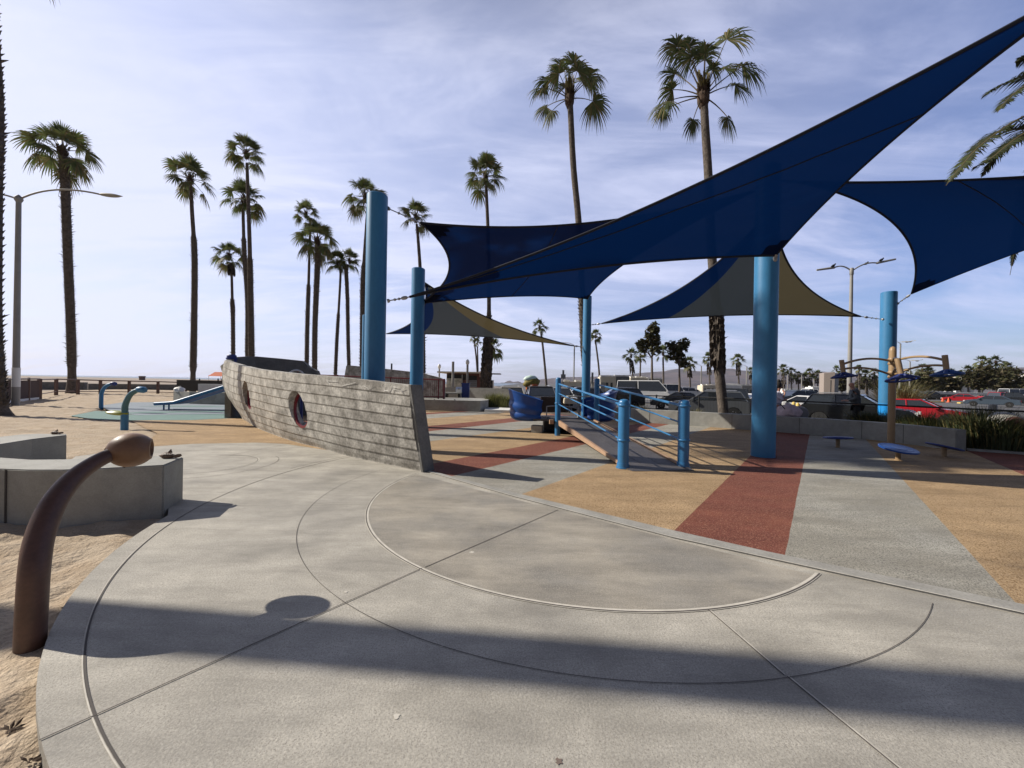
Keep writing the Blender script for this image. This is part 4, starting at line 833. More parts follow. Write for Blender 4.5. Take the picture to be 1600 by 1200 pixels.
t = thing('notice_board', tuple(P(717, 624, 25)), 'pale blue notice with a dark emblem, left of the blue bin', 'sign'); q = P(717, 609.5, 25.2); m = MB(); m.box(q, (.40, .04, .42)); m.build('sign_panel', mat('pale_blue_sign', (.42, .50, .72), .6), t)
m = MB(); m.lathe([(.06, 0), (.06, .006)], 14, q + Vector((0, -.022, .04)), (0, -1, 0)); m.box(q + Vector((0, -.025, -.13)), (.24, .006, .03)); m.build('emblem', K['black'], t); m = MB(); m.box((q.x, q.y, .75), (.34, .06, .75)); m.build('sign_base', K['white'], t)
t = thing('picnic_table', tuple(P(708, 622, 25)), 'flat grey table in front of the kiosk', 'table'); q = P(708, 614, 25); m = MB(); m.box((q.x, q.y, q.z), (1.1, .7, .08)); m.build('table_top', K['wallc'], t)
for dx in (-.4, .4): m = MB(); m.box((q.x + dx, q.y, q.z / 2 + .2), (.12, .5, q.z - .45)); m.build('leg', K['black'], t)
# kiosk
kY = 42
t = thing('beach_kiosk', tuple(P(720, 612, kY)), 'low dusky red beach kiosk with a white mural panel and grey shutters', 'building')
def pb(x0, y0, x1, y1, Y, dep): a = P(x0, y0, Y); b = P(x1, y1, Y); return ((a.x + b.x) / 2, Y + dep / 2, (a.z + b.z) / 2), (abs(b.x - a.x), dep, abs(a.z - b.z))
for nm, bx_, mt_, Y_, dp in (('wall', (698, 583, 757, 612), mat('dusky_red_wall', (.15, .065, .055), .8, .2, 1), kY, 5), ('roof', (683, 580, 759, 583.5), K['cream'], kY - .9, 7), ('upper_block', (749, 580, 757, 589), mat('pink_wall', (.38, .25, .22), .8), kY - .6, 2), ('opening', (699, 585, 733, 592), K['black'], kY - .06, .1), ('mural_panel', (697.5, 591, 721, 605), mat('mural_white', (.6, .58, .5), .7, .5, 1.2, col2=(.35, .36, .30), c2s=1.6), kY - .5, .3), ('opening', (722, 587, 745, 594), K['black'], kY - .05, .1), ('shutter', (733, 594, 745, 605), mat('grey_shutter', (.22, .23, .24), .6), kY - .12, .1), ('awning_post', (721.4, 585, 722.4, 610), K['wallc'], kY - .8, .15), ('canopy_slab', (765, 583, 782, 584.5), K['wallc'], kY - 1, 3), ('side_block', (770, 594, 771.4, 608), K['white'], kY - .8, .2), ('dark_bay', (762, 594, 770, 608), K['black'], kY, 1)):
    m = MB(); c_, s_ = pb(*bx_, Y_, dp); m.box(c_, s_); m.build(nm, mt_, t)
m = MB()
for k in range(3): c_, s_ = pb(733.5, 595.5 + k * 3, 744.5, 596 + k * 3, kY - .2, .06); m.box(c_, s_)
m.build('slat', K['black'], t)
def simplepole(px, py0, py1, Y, r, name, label, cat, col, globe=False, head=None):
    a = P(px, py0, Y); b = P(px, py1, Y); t = thing(name, (b.x, b.y, b.z), label, cat); m = MB(); m.tube([(a.x, a.y, min(b.z, 0) - .2), a], r, 8); m.build('pole', col, t)
    if globe: m = MB(); m.lathe([(.02, -.3), (.14, -.2), (.2, 0), (.14, .2), (.03, .3)], 12, a + Vector((0, 0, .25))); m.build('lantern', K['white'], t, smooth=60)
    return t, a
simplepole(708, 565, 607, 36, .12, 'grey_pole', 'plain grey pole in front of the white mural panel', 'pole', K['lamp'])
simplepole(730.5, 570, 606, 38, .11, 'lantern_post', 'small lantern post before the kiosk shutters', 'street lamp', K['lamp'], True)
simplepole(764, 573, 607, 36, .13, 'lantern_post', 'lantern post beside the thick dark palm trunk', 'street lamp', K['lamp'], True)
simplepole(686.5, 576, 590, 44, .09, 'lantern_post', 'lantern post just above the end of the sloping wall', 'street lamp', K['lamp'], True)
simplepole(612, 568, 585, 40, .09, 'lantern_post', 'leaning dark post between the two thick blue columns', 'post', K['black'])
for px, py0, Y, lab in ((1018, 560, 70, 'thin pale lamp post between the two bushy trees'), (1096, 572, 90, 'thin lamp post left of the nearest palm trunk'), (1167, 573, 90, 'thin lamp post left of the thickest blue column'), (897.5, 540, 60, 'tall thin lamp post left of the distant blue column'), (1231, 585, 110, 'far small lamp post at the left of the palm row'), (1253, 586, 110, 'far small lamp post in the middle of the palm row'), (1272, 592, 110, 'far small lamp post at the right of the palm row'), (1407, 537, 60, 'thin lamp post just right of the tan pole'), (1422, 565, 75, 'short far lamp post near the white carport')):
    t, a = simplepole(px, py0, 612, Y, .10 if Y < 80 else .13, 'lamp_post', lab, 'street lamp', K['lamp'])
    m = MB(); m.tube(bez(a, a + Vector((-.6, 0, .5)), a + Vector((-1.8, 0, .45)), 6), .05, 5); m.box(a + Vector((-2.1, 0, .42)), (.8, .3, .1)); m.build('lamp_head', K['white'], t)
# big twin lamps
t = thing('twin_street_lamp', tuple(P(24, 600, 20)), 'tall grey twin arm street lamp at the left edge of the photo', 'street lamp')
b = P(25, 600, 20); a = P(35.5, 312, 20); m = MB(); m.tube([(b.x, b.y, -.3), (b.x, b.y, 1.9), (b.x, b.y, 1.91), (b.x, b.y, a.z)], [.15, .145, .135, .10], 16); m.lathe([(.1, -.15), (.17, 0), (.15, .12), (.03, .25)], 14, (b.x, b.y, a.z)); m.build('pole', K['lamp'], t, smooth=40); top_ = Vector((b.x, b.y, a.z))
m = MB(); m.lathe([(.152, 0), (.152, 1.0)], 16, (b.x, b.y, .95)); m.build('pale_collar', K['white'], t, smooth=40)
e1 = P(158, 304, 20.5); m = MB(); m.tube(bez(top_, (top_ + e1) / 2 + Vector((-.5, 0, .75)), e1, 12), .045, 8); m.build('arm', K['lamp'], t, smooth=50)
e2 = 2 * top_ - e1 + Vector((0, 0, .0)); m = MB(); m.tube(bez(top_, (top_ + e2) / 2 + Vector((.5, 0, .9)), e2 + Vector((0, 0, .2)), 12), .045, 8); m.build('arm', K['lamp'], t, smooth=50)
for e_, s_ in ((e1, 1), (e2, -1)):
    m = MB(); vs = []
    for i in range(9):
        u = i / 8; wv = .17 * (math.sin(math.pi * min(1, .12 + u * .95)) ** .5 if u < 1 else .1)
        for k in range(8): an = 2 * math.pi * k / 8; vs.append((e_.x + s_ * u * 1.15, e_.y + wv * math.cos(an), e_.z + wv * .55 * math.sin(an) - .07 * u))
    m.add(vs, [(i * 8 + k, i * 8 + (k + 1) % 8, (i + 1) * 8 + (k + 1) % 8, (i + 1) * 8 + k) for i in range(8) for k in range(8)] + [tuple(range(8))[::-1], tuple(64 + k for k in range(8))]); m.build('lamp_head', K['lamp'], t, smooth=60)
t = thing('twin_street_lamp', tuple(P(1328, 605, 30)), 'tall twin arm street lamp right of the centre with birds on its arms', 'street lamp')
b = P(1327, 612, 29); a = P(1333.5, 424, 29); m = MB(); m.tube([(b.x, b.y, -.5), (b.x, b.y, a.z)], [.17, .10], 14); m.lathe([(.1, -.3), (.13, -.25), (.13, .2), (.1, .25)], 14, (b.x, b.y, a.z)); m.build('pole', K['lamp'], t, smooth=40); top_ = Vector((b.x, b.y, a.z))
for ex, ey, hx, hy in ((1304, 418, 1276, 422), (1370, 411, 1399, 405)):
    e_ = P(ex, ey, 29.3); h_ = P(hx, hy, 29.6); m = MB(); m.tube(bez(top_, (top_ + e_) / 2 + Vector((0, 0, .45)), e_, 10), .05, 8); m.build('arm', K['lamp'], t, smooth=50)
    m = MB(); c_ = (e_ + h_) / 2; d_ = h_ - e_; m.tube([e_, h_], [.09, .07], 6); m.build('lamp_head', K['lamp'], t)
for px, py, lb in ((1353, 412, 'small dark bird perched on the right lamp arm'), (1302, 415, 'small bird on the left lamp head'), (1377, 406, 'small bird on the right lamp head')):
    c_ = P(px, py, 29.3); bd = thing('bird', tuple(c_), lb, 'bird', 'birds on the street lamp'); m = MB(); m.lathe([(.01, -.22), (.05, -.14), (.09, 0), (.07, .1), (.02, .16)], 10, c_, (.9, 0, .45)); m.lathe([(.02, -.05), (.055, 0), (.02, .06)], 8, c_ + Vector((.15, 0, .12))); m.build('bird_body', K['black'], bd, smooth=60)
for px, py, lb in ((1422, 534, 'larger seagull flying in the grey sky'), (1417, 534.5, 'smaller seagull flying just left of another'), (1433, 563.8, 'tiny seagull low above the palms')):
    c_ = P(px, py, 60); bd = thing('flying_bird', tuple(c_), lb, 'bird', 'birds in the sky'); m = MB(); m.lathe([(.02, -.3), (.1, -.1), (.1, .1), (.02, .3)], 8, c_, (1, 0, 0))
    m.add([c_ + Vector(v) for v in ((-.12, 0, .02), (.12, 0, .02), (.1, .7, .2), (-.2, 1.1, .1), (-.12, 0, -.02), (.12, 0, -.02), (.1, .7, .16), (-.2, 1.1, .08))], [(0, 1, 2, 3), (7, 6, 5, 4), (0, 4, 5, 1), (1, 5, 6, 2), (2, 6, 7, 3), (3, 7, 4, 0)]); m.add([c_ + Vector(v) for v in ((-.12, 0, .02), (.12, 0, .02), (.1, -.7, .2), (-.2, -1.1, .1), (-.12, 0, -.02), (.12, 0, -.02), (.1, -.7, .16), (-.2, -1.1, .08))], [(3, 2, 1, 0), (4, 5, 6, 7), (0, 1, 5, 4), (1, 2, 6, 5), (2, 3, 7, 6), (3, 0, 4, 7)]); m.build('bird_body', K['lamp'], bd)
# black fence behind the bed
t = thing('black_fence', (11, 16, 0), 'low black metal fence between the planting bed and the car park', 'fence')
fp = [(3.2, 21.2), (5.4, 20.6), (7.6, 20.2), (9.4, 19.3), (10.9, 17.2), (12.25, 14.9), (13.4, 12.6), (14.0, 10.8), (15.2, 9.4)]
m = MB(); m.tube([(x, y, 1.06) for x, y in fp], .028, 6); m.build('top_rail', K['black'], t); m = MB(); m.tube([(x, y, .12) for x, y in fp], .02, 6); m.build('bottom_rail', K['black'], t)
for i, (x, y) in enumerate(fp[:5]): m = MB(); m.tube([(x, y, -.1), (x, y, 1.12)], .04, 8); m.build('post', K['black'], t)
x, y = fp[7]; m = MB(); m.tube([(x, y, -.1), (x, y, 1.05)], .04, 8); m.build('post', K['black'], t)
m = MB()
for i in range(len(fp) - 1):
    a, b = Vector((*fp[i], 0)), Vector((*fp[i + 1], 0)); nn = int((b - a).length / .14)
    for k in range(nn): p = a.lerp(b, k / nn); m.tube([(p.x, p.y, .12), (p.x, p.y, 1.05)], .0035, 3, caps=False)
m.build('mesh_wires', K['black'], t)

# ================================================================ PALMS
def leafblade(m, hub, f, s, n, Rb, seg, droop, dry, r_, wide=1.0):
    span = R(118); st = 2 * span / seg
    for k in range(seg):
        al = -span + st * (k + .5) + r_.uniform(-.02, .02); d = f * math.cos(al) + s * math.sin(al) - n * (0.10 * abs(math.sin(al)))
        L = Rb * (0.74 + .26 * math.cos(al * .75)) * r_.uniform(.88, 1.06); pv = (s * math.cos(al) - f * math.sin(al))
        dr = droop * r_.uniform(.6, 1.4) * .72; vs = []; tw = r_.uniform(-.35, .35); pv2 = (pv + n * tw).normalized()
        for t, wf in ((0.02, .25), (.50, 1.30), (.78, .80)):
            p = hub + d * (L * t * (1 - .10 * dr * t)) - Vector((0, 0, 1)) * (dr * L * .62 * max(0, t - .18) ** 2 * 1.8); hw = max(.46 * L * st * .5, .001) * wf * wide
            vs += [p - pv2 * hw, p + pv2 * hw]
        p = hub + d * (L * (1 - .13 * dr)) - Vector((0, 0, 1)) * (dr * L * .62 * .82 ** 2 * 1.9); vs.append(p)
        m.add(vs, [(0, 1, 3, 2), (2, 3, 5, 4), (4, 5, 6)], 1 if (dry > r_.random()) else 0)
def crownmesh(seed, Rc, nl, seg, dead=.12, custom=None, thatch=True, lowel=-42, tall=1.0):
    r_ = random.Random(seed); m = MB(); L = []
    if custom: L = custom
    else:
        for i in range(nl):
            u = (i + r_.random() * .6) / nl; el = 86 + (lowel - 86) * u ** 1.15 + r_.uniform(-9, 9); L.append((i * 137.5 + r_.uniform(-22, 22), el, r_.uniform(.82, 1.08)))
    for az, el, sc_ in L:
        a, e = R(az), R(el); d = Vector((math.cos(e) * math.cos(a), math.cos(e) * math.sin(a), math.sin(e) * tall)); hz = Vector((math.cos(a), math.sin(a), 0))
        age = ss(70, -40, el) if False else min(1, max(0, (75 - el) / 120)); pl = Rc * .55 * sc_
        p0 = d * .12; p1 = d * pl * .6 + Vector((0, 0, .04)); hub = d * pl - Vector((0, 0, (.03 + .12 * age) * pl)); q = bez(p0, p1, hub, 4); m.tube(q, [.030, .024, .02, .016, .014], 4, 2, caps=False)
        f = (q[-1] - q[-2]).normalized(); f = (f + Vector((0, 0, -.30 * age - .02))).normalized(); s = f.cross(Vector((0, 0, 1))); s = s.normalized() if s.length > .05 else Vector((-math.sin(a), math.cos(a), 0)); n = s.cross(f).normalized()
        roll = r_.uniform(-.6, .6); s, n = (s * math.cos(roll) + n * math.sin(roll)), (n * math.cos(roll) - s * math.sin(roll))
        leafblade(m, hub, f, s, n, Rc * .52 * sc_, seg, .15 + .85 * age + r_.uniform(-.1, .3), .06 + dead * age * 2.2, r_)
    if thatch:
        for i in range(26):
            a = r_.uniform(0, 6.28); z = r_.uniform(-.55, .15); rr_ = r_.uniform(.14, .24); b = Vector((math.cos(a) * rr_, math.sin(a) * rr_, z)); m.add([b, b + Vector((math.cos(a) * .1, math.sin(a) * .1, .35)), b + Vector((math.cos(a) * .02 - math.sin(a) * .08, math.sin(a) * .02 + math.cos(a) * .08, .30)), b + Vector((0, 0, -.3))], [(0, 1, 2), (3, 0, 2)], 3)
        m.lathe([(.13, -.5), (.18, -.3), (.20, 0), (.12, .3), (.03, .45)], 10, (0, 0, 0), m=3)
    return m
LM = [K['leaf'], K['leafy'], K['petiole'], K['thatch']]
POOL = {}
def crown_for(t, kind, loc, rz, scale):
    if kind not in POOL:
        seed, Rc, nl, seg, dead = {'a': (1, 1.0, 20, 26, .1), 'b': (2, 1.0, 20, 28, .2), 'c': (3, 1.0, 24, 24, .1), 'd': (4, 1.0, 19, 26, .25), 'e': (5, 1.0, 23, 26, .15), 'far1': (6, 1.0, 16, 12, .1), 'far2': (7, 1.0, 18, 12, .15)}[kind]
        me = crownmesh(seed, 2.0, nl, seg, dead); o = me.build('crown', LM); POOL[kind] = o.data; bpy.data.objects.remove(o)
    o = bpy.data.objects.new('crown', POOL[kind]); C.objects.link(o); o.parent = t; o.location = Vector(loc) - Vector(t['_o']); o.rotation_euler = (0, 0, rz); o.scale = (scale * .93,) * 3; return o
def trunk(pts, r0, r1, boots=(0, 0), seed=0, nseg=40, flare=1.5, bs=1.25, skirt=None):
    """boots = fractions of the height between which old leaf bases stay on the trunk"""
    r_ = random.Random(seed); m = MB(); q = [Vector(p) for p in spline(pts, nseg)]; rad = []
    for i in range(nseg + 1):
        u = i / nseg; r = r0 + (r1 - r0) * u; r *= 1 + (flare - 1) * max(0, 1 - u * 9) ** 2
        if boots[0] <= u <= boots[1]: r *= bs
        rad.append(r * (1 + .05 * nz(u * 40, seed)))
    m.tube(q, rad, 12)
    H_ = (q[-1] - q[0]).length
    if boots[1] > boots[0]:
        nr = int(H_ * (boots[1] - boots[0]) / .17); 
        for j in range(nr):
            u = boots[0] + (boots[1] - boots[0]) * j / nr; k = min(nseg - 1, int(u * nseg)); p = q[k].lerp(q[k + 1], u * nseg - k); r = rad[k]
            for a_ in range(7):
                a = 2 * math.pi * (a_ + (j % 2) * .5) / 7 + r_.uniform(-.15, .15); o_ = Vector((math.cos(a), math.sin(a), 0)); s_ = Vector((-math.sin(a), math.cos(a), 0)); L = r_.uniform(.5, 1.3) * min(.13, r0 * .5) * (1.9 if r_.random() < .06 else 1); b = p + o_ * r * .96
                m.add([b - s_ * .07 - Vector((0, 0, .04)), b + s_ * .07 - Vector((0, 0, .04)), b + o_ * L + Vector((0, 0, .13)) + s_ * .02, b + o_ * L * .8 + Vector((0, 0, .10)) - s_ * .02, b + Vector((0, 0, .05))], [(0, 1, 2, 3), (0, 3, 4), (1, 4, 2), (3, 2, 4)], 1)
    if skirt:      # ragged thatch skirt between two fractions
        for j in range(skirt[2]):
            u = r_.uniform(skirt[0], skirt[1]); k = min(nseg - 1, int(u * nseg)); p = q[k]; a = r_.uniform(0, 6.28); o_ = Vector((math.cos(a), math.sin(a), 0)); s_ = Vector((-math.sin(a), math.cos(a), 0)); r = rad[k] * skirt[3]
            b = p + o_ * r * .8; m.add([b - s_ * .06 + Vector((0, 0, .15)), b + s_ * .06 + Vector((0, 0, .15)), b + o_ * r * .6 + Vector((0, 0, -.1)), b + o_ * r * .45 + Vector((0, 0, -.45)), b + Vector((0, 0, -.2))], [(0, 1, 2), (0, 2, 3, 4)], 1)
    return m
def palm(label, Y, tp, crown, cs, r0, r1, boots=(0, 0), kind='a', seed=1, group='fan palms', rz=None, skirt=None, flare=1.4, bs=1.25):
    """tp: trunk in the photo from base to crown; crown: its centre; cs: crown radius in metres / 2"""
    pts = [P(x, y, Y) for x, y in tp]; b = pts[0]; t = thing('fan_palm', (b.x, b.y, b.z), label, 'palm tree', group)
    if Y < 100: pts[0] = Vector((b.x, b.y, min(b.z, -.2)))
    tr = trunk(pts, r0 * .66, r1 * .72, boots, seed, 44, flare, bs, skirt); tr.build('trunk', [K['trunk'], K['trunkd']], t, smooth=45)
    crown_for(t, kind, P(crown[0], crown[1], Y), seed * 1.7 if rz is None else rz, cs); return t
palm('palm whose rough trunk runs up the left photo edge, behind the street lamp', 15.0, [(4, 660), (-4, 600), (-9, 500), (-8, 300), (-6, 160), (-20, -40), (-26, -160)], (-28, -168), 1.4, .26, .20, (.08, .80), 'a', 3, flare=2.6)
palm('big palm with a thick shaggy trunk beside the left street lamp', 34, [(113, 614), (111, 520), (106, 400), (102, 290), (100, 245)], (98, 236), 1.55, .40, .36, (.12, 1.0), 'b', 5, rz=.6, flare=1.8, bs=1.12)
palm('palm rising behind the planter with the white bag', 40, [(301, 606), (303, 520), (304, 405), (300, 330), (298, 292)], (297, 280), 1.42, .34, .22, (.10, .60), 'd', 7, rz=2.2, bs=1.3)
palm('tallest palm of the left group, slim grey trunk above the boat bow', 38, [(394, 590), (392, 500), (390, 380), (387, 290), (386, 255)], (385, 240), 1.12, .36, .18, (.0, .45), 'e', 8, rz=.3)
palm('palm directly behind the tallest one of the left group', 43, [(386, 590), (387, 480), (382, 400), (380, 340), (380, 322)], (381, 312), 1.25, .30, .20, (.1, .6), 'c', 9)
palm('short palm with a bulging brown head above the boat bow', 44, [(365, 590), (364, 500), (363, 470), (362, 430), (361, 412)], (358, 400), 1.05, .26, .16, (.0, .52), 'b', 11, rz=1.0, skirt=(.80, 1.0, 260, 2.2))
palm('slimmer and more leftward palm of the pair behind the middle of the hull', 40, [(479, 600), (480, 520), (482, 450), (484, 380), (485, 345)], (478, 335), .86, .26, .15, (.0, .52), 'd', 12, rz=2.9)
palm('thick shaggy palm of the pair behind the middle of the hull', 37, [(492, 600), (492, 520), (495, 440), (497, 398), (497, 384)], (496, 376), 1.22, .28, .27, (.0, 1.0), 'b', 13, rz=.2)
palm('thin stemmed one of two short palms left of the tallest blue column', 42, [(523, 600), (526, 540), (530, 470), (532, 430), (531, 418)], (527, 410), .80, .22, .15, (.0, .42), 'c', 14)
palm('evenly thick one of two short palms left of the tallest blue column', 42, [(547, 600), (544, 530), (543, 470), (541, 425), (542, 414)], (546, 407), .80, .25, .23, (.0, 1.0), 'e', 15, bs=1.1)
palm('palm partly hidden behind the tallest blue column', 36, [(567, 600), (567, 500), (568, 430), (573, 350), (575, 318)], (571, 308), 1.12, .34, .17, (.0, .55), 'b', 16, rz=1.4)
palm('palm between the two thick blue columns, above a corner of a blue sail', 36, [(661, 600), (660, 520), (657, 430), (653, 370), (651, 350)], (650, 340), 1.00, .33, .15, (.0, .45), 'd', 17, rz=.9)
palm('palm with a thick dark lower trunk rising over the kiosk', 33, [(757, 612), (761, 560), (764, 500), (763, 380), (760, 300), (760, 280)], (759, 276), 1.08, .33, .16, (.06, .42), 'e', 18, rz=2.0, skirt=(.05, .40, 200, 1.5))
# the two big palms, leaf by leaf (azimuth 0 = right in the photo, -90 = towards the camera)
def bigpalm(label, Y, tp, c, cs, leaves, r0, r1, boots, seed, **k):
    pts = [P(x, y, Y) for x, y in tp]; b = pts[0]; t = thing('fan_palm', tuple(b), label, 'palm tree', 'fan palms'); pts[0] = Vector((b.x, b.y, -.2))
    trunk(pts, r0, r1, boots, seed, 60, **k).build('trunk', [K['trunk'], K['trunkd']], t, smooth=45)
    r_ = random.Random(seed); cp_ = P(c[0], c[1], Y); m = MB(); s0 = Y / F
    for (dx, dy, rad, dep, wid) in leaves:      # blade centre offset, blade radius (photo px), depth side
        hx, hz = dx * s0, -dy * s0; hub = cp_ + Vector((hx * .86, dep, hz * .90 + .12)); m.tube(bez(cp_ + Vector((0, 0, -.1)), cp_ + Vector((hx * .45, dep * .5, hz * .45 + .22)), hub, 6), [.045, .035, .03, .026, .022, .02, .018], 5, 2)
        f = Vector((dx, dep * 6, -dy - 3)).normalized() if abs(dx) + abs(dy) > 8 else Vector((0, .2, 1)); f = (f + Vector((0, 0, -.15))).normalized(); vw = Vector((0, -1, .15)); s = f.cross(vw); s = s.normalized() if s.length > .1 else Vector((1, 0, 0)); n = s.cross(f).normalized(); rl = r_.uniform(-.7, .7); s, n = s * math.cos(rl) + n * math.sin(rl), n * math.cos(rl) - s * math.sin(rl)
        leafblade(m, hub, f, s * wid, n, rad * s0 * 1.32, 44, .95 + .2 * r_.random(), .30, r_, 1.15)
    for i in range(170):
        a = r_.uniform(0, 6.28); z = r_.uniform(-.6, .75); rr_ = .25 * (1 - .3 * abs(z)) ; b = cp_ + Vector((math.cos(a) * rr_ * .8, math.sin(a) * rr_ * .8, z)); L = r_.uniform(.2, .7); m.add([b, b + Vector((math.cos(a) * .12, math.sin(a) * .12, L)), b + Vector((-math.sin(a) * .06, math.cos(a) * .06, L * .8)), b + Vector((0, 0, -.25))], [(0, 1, 2), (3, 0, 2)], 3 if z < .1 else 1)
    m.lathe([(r1, -.6), (.27, -.35), (.28, -.1), (.2, .3), (.08, .8)], 12, cp_, m=3)
    m.build('crown', LM, t)
    return t
bigpalm('largest palm, dry drooping fans, its trunk passing behind the big sail', 18.5, [(1132, 655), (1130, 640), (1122, 560), (1119, 480), (1112, 395), (1107, 280), (1102, 200), (1100, 160)], (1099, 148), 1,
        [(-70, 25, 26, -.3, 1), (-26, 60, 20, -.5, .7), (34, 55, 22, -.5, .8), (66, -40, 34, -.2, 1), (34, -82, 36, -.3, 1), (52, -62, 28, .7, 1), (6, -62, 26, .2, 1), (-28, -82, 32, .2, 1), (-54, -70, 28, -.3, 1), (-32, -42, 30, -.6, 1), (-46, -20, 22, .6, 1), (-10, -48, 26, -.6, 1), (10, -30, 22, -.3, .7), (70, -30, 26, .6, 1), (-60, 14, 20, .7, .9), (-36, -60, 28, 1.0, 1)], .24, .175, (.27, .43), 31, flare=1.6, bs=1.1, skirt=(.28, .43, 240, 1.05))
bigpalm('second largest palm, upright dark crown high over the middle of the sails', 23, [(918, 620), (915, 560), (911, 490), (905, 360), (896, 260), (891, 165)], (890, 152), 1,
        [(-32, 34, 19, -.3, .7), (-48, -8, 24, -.2, 1), (-38, -32, 24, .3, 1), (-12, -48, 26, 0, 1), (6, -50, 28, -.2, 1), (34, -38, 26, .2, 1), (38, -22, 22, -.4, 1), (40, 16, 26, -.3, 1), (-22, -20, 22, -.7, 1), (10, -26, 26, -.7, 1), (-6, -30, 24, .8, 1), (24, -44, 24, .8, 1), (-40, 4, 20, .8, 1)], .21, .17, (.17, .45), 32, bs=1.2)
palm('mid sized palm standing alone over the parked cars', 62, [(855, 612), (852, 580), (848, 540), (845, 518)], (843, 511), .86, .30, .22, (0, 0), 'far1', 19, group='palms of the car park')
palm('small palm just right of the distant blue column', 75, [(937, 612), (936, 580), (932, 545), (930, 532)], (931, 525), .92, .30, .2, (0, 0), 'far2', 20, group='palms of the car park')
for i, (x, y, Y, sc_, bx, by, lb, cl) in enumerate(((741, 527, 70, .6, 748, 600, 'left one of two thin palms left of the dark trunk over the kiosk', 0), (746, 535, 74, .55, 747, 600, 'lower one of two thin palms left of the dark trunk over the kiosk', 0), (770, 545, 48, .95, 764, 606, 'short palm half behind the dark trunk over the kiosk', 0),
    (986, 556, 75, 1.0, 991, 612, 'leftmost palm under the first bushy tree, heavy dead skirt', 1), (1001, 556, 70, .85, 999, 624, 'palm with a pale trunk under the first bushy tree', 2), (1036, 552, 62, .85, 1037, 620, 'palm with a whitewashed trunk between the two bushy trees', 2), (1077, 568, 80, 1.05, 1079, 612, 'short palm with a skirt under the second bushy tree', 1),
    (1107, 560, 85, .9, 1110, 612, 'palm just left of the thickest palm trunk', 1), (1153, 562, 85, .95, 1155, 612, 'palm alone between the thick palm trunk and the thickest blue column', 1), (1173, 580, 110, .7, 1173, 606, 'tiny palm peeping out left of the thickest blue column', 1))):
    palm(lb, Y, [(bx, by), ((x + bx) / 2, (y + by) / 2), (x, y + 6)], (x, y), sc_, .28 if cl < 2 else .24, .18, (0, 0), 'far1' if i % 2 else 'far2', 40 + i, group='palms of the car park', skirt=(.55, 1.0, 110, 2.4) if cl == 1 else None)
for i, (x, y, sc_) in enumerate(((1224, 577, 1.15), (1236, 582, 1.1), (1247, 587, 1.0), (1257, 590, .95), (1265, 583, 1.1), (1277, 586, 1.05), (1285, 590, .9), (1307, 578, .9), (1342, 576, .9), (1352, 586, 1.1), (1366, 583, 1.15), (1378, 588, 1.1))):
    lb = ('highest palm at the left end of the far row', 'second palm from the left end of the far row', 'third palm from the left end of the far row', 'low palm in the middle of the far row', 'tall palm in the middle of the far row', 'sixth palm in the far row, left of the grey slab sign', 'palm touching the left side of the grey slab sign', 'palm above the left blue hand wheel', 'palm just right of the twin arm street lamp', 'palm above the bald man', 'palm between the bald man and the blue column', 'palm touching the left side of the right blue column')[i]
    palm(lb, 115, [(x + 1, 614), (x + .5, 600), (x, y + 5)], (x, y), sc_ * .95, .30, .24, (0, 0), 'far1' if i % 2 else 'far2', 60 + i, group='row of far palms', skirt=(.55, 1.0, 60, 2.6))
for i, (x, y, sc_) in enumerate(((1441, 578, 1.4), (1487, 586, 1.3), (1452, 582, 1.2), (1512, 580, 1.3), (1534, 566, 1.5), (1556, 566, 1.5), (1574, 576, 1.4), (1500, 592, 1.1), (1416, 584, 1.2))):
    lb = ('palm head left of the right hand wheel', 'palm head just under the right hand wheel', 'palm head hidden by the right arm', 'palm head right of the right hand wheel', 'tall palm head left in the right tree group', 'tallest palm head of the right tree group', 'palm head at the right of the tree group', 'low palm head before the white houses', 'palm head just right of the tan pole')[i]
    palm(lb, 125, [(x + 1, 620), (x + .5, 604), (x, y + 6)], (x, y), sc_, .34, .26, (0, 0), 'far1' if i % 2 else 'far2', 80 + i, group='palms over the carport', skirt=(.6, 1.0, 60, 2.6))
# off frame palm on the left whose trunk shades the foreground paving
bse = Vector((-12.5, 3.43, 0)); t = thing('fan_palm', tuple(bse), 'palm left of the photo whose trunk shadow crosses the foreground paving', 'palm tree', 'fan palms')
trunk([bse + Vector((0, 0, -.2)), bse + Vector((0.0, .68, 5)), bse + Vector((0, 1.36, 10)), bse + Vector((0, 1.84, 13.5))], .215, .22, (0, 0), 90, 60, 1.3, 1.0).build('trunk', [K['trunk'], K['trunkd']], t, smooth=45); crown_for(t, 'c', bse + Vector((0, 1.88, 13.8)), 1, 1.1)
for i, (px, py, s_, lb) in enumerate(((14, 1136, .05, 'larger curled dry palm leaf scrap in the sand at the lower left edge'), (52, 1180, .045, 'small dry leaf scrap against the paving edge'), (100, 950, .03, 'tiny brown leaf scrap near the foot of the bent brown pipe'))):
    q = G(px, py, -.05); t = thing('dry_leaf', (q.x, q.y, sandz(q.x, q.y) + .012), lb, 'leaf', 'dry leaf scraps in the sand', world=False); r_ = random.Random(i); m = MB()
    for k in range(9):
        a = r_.uniform(0, 6.28); L = s_ * r_.uniform(.6, 1.5); d = Vector((math.cos(a), math.sin(a) * .6, r_.uniform(0, .35))); u = Vector((-math.sin(a), math.cos(a), .3)) * s_ * .16; o_ = Vector((r_.uniform(-.3, .3) * s_, r_.uniform(-.2, .2) * s_, .004)); m.add([o_, o_ + d * L * .5 + u, o_ + d * L, o_ + d * L * .5 - u, o_ + d * L * .5 + Vector((0, 0, .006))], [(0, 1, 4), (1, 2, 4), (2, 3, 4), (3, 0, 4), (0, 3, 2, 1)])
    m.build('leaf_blade', K['thatch'], t)
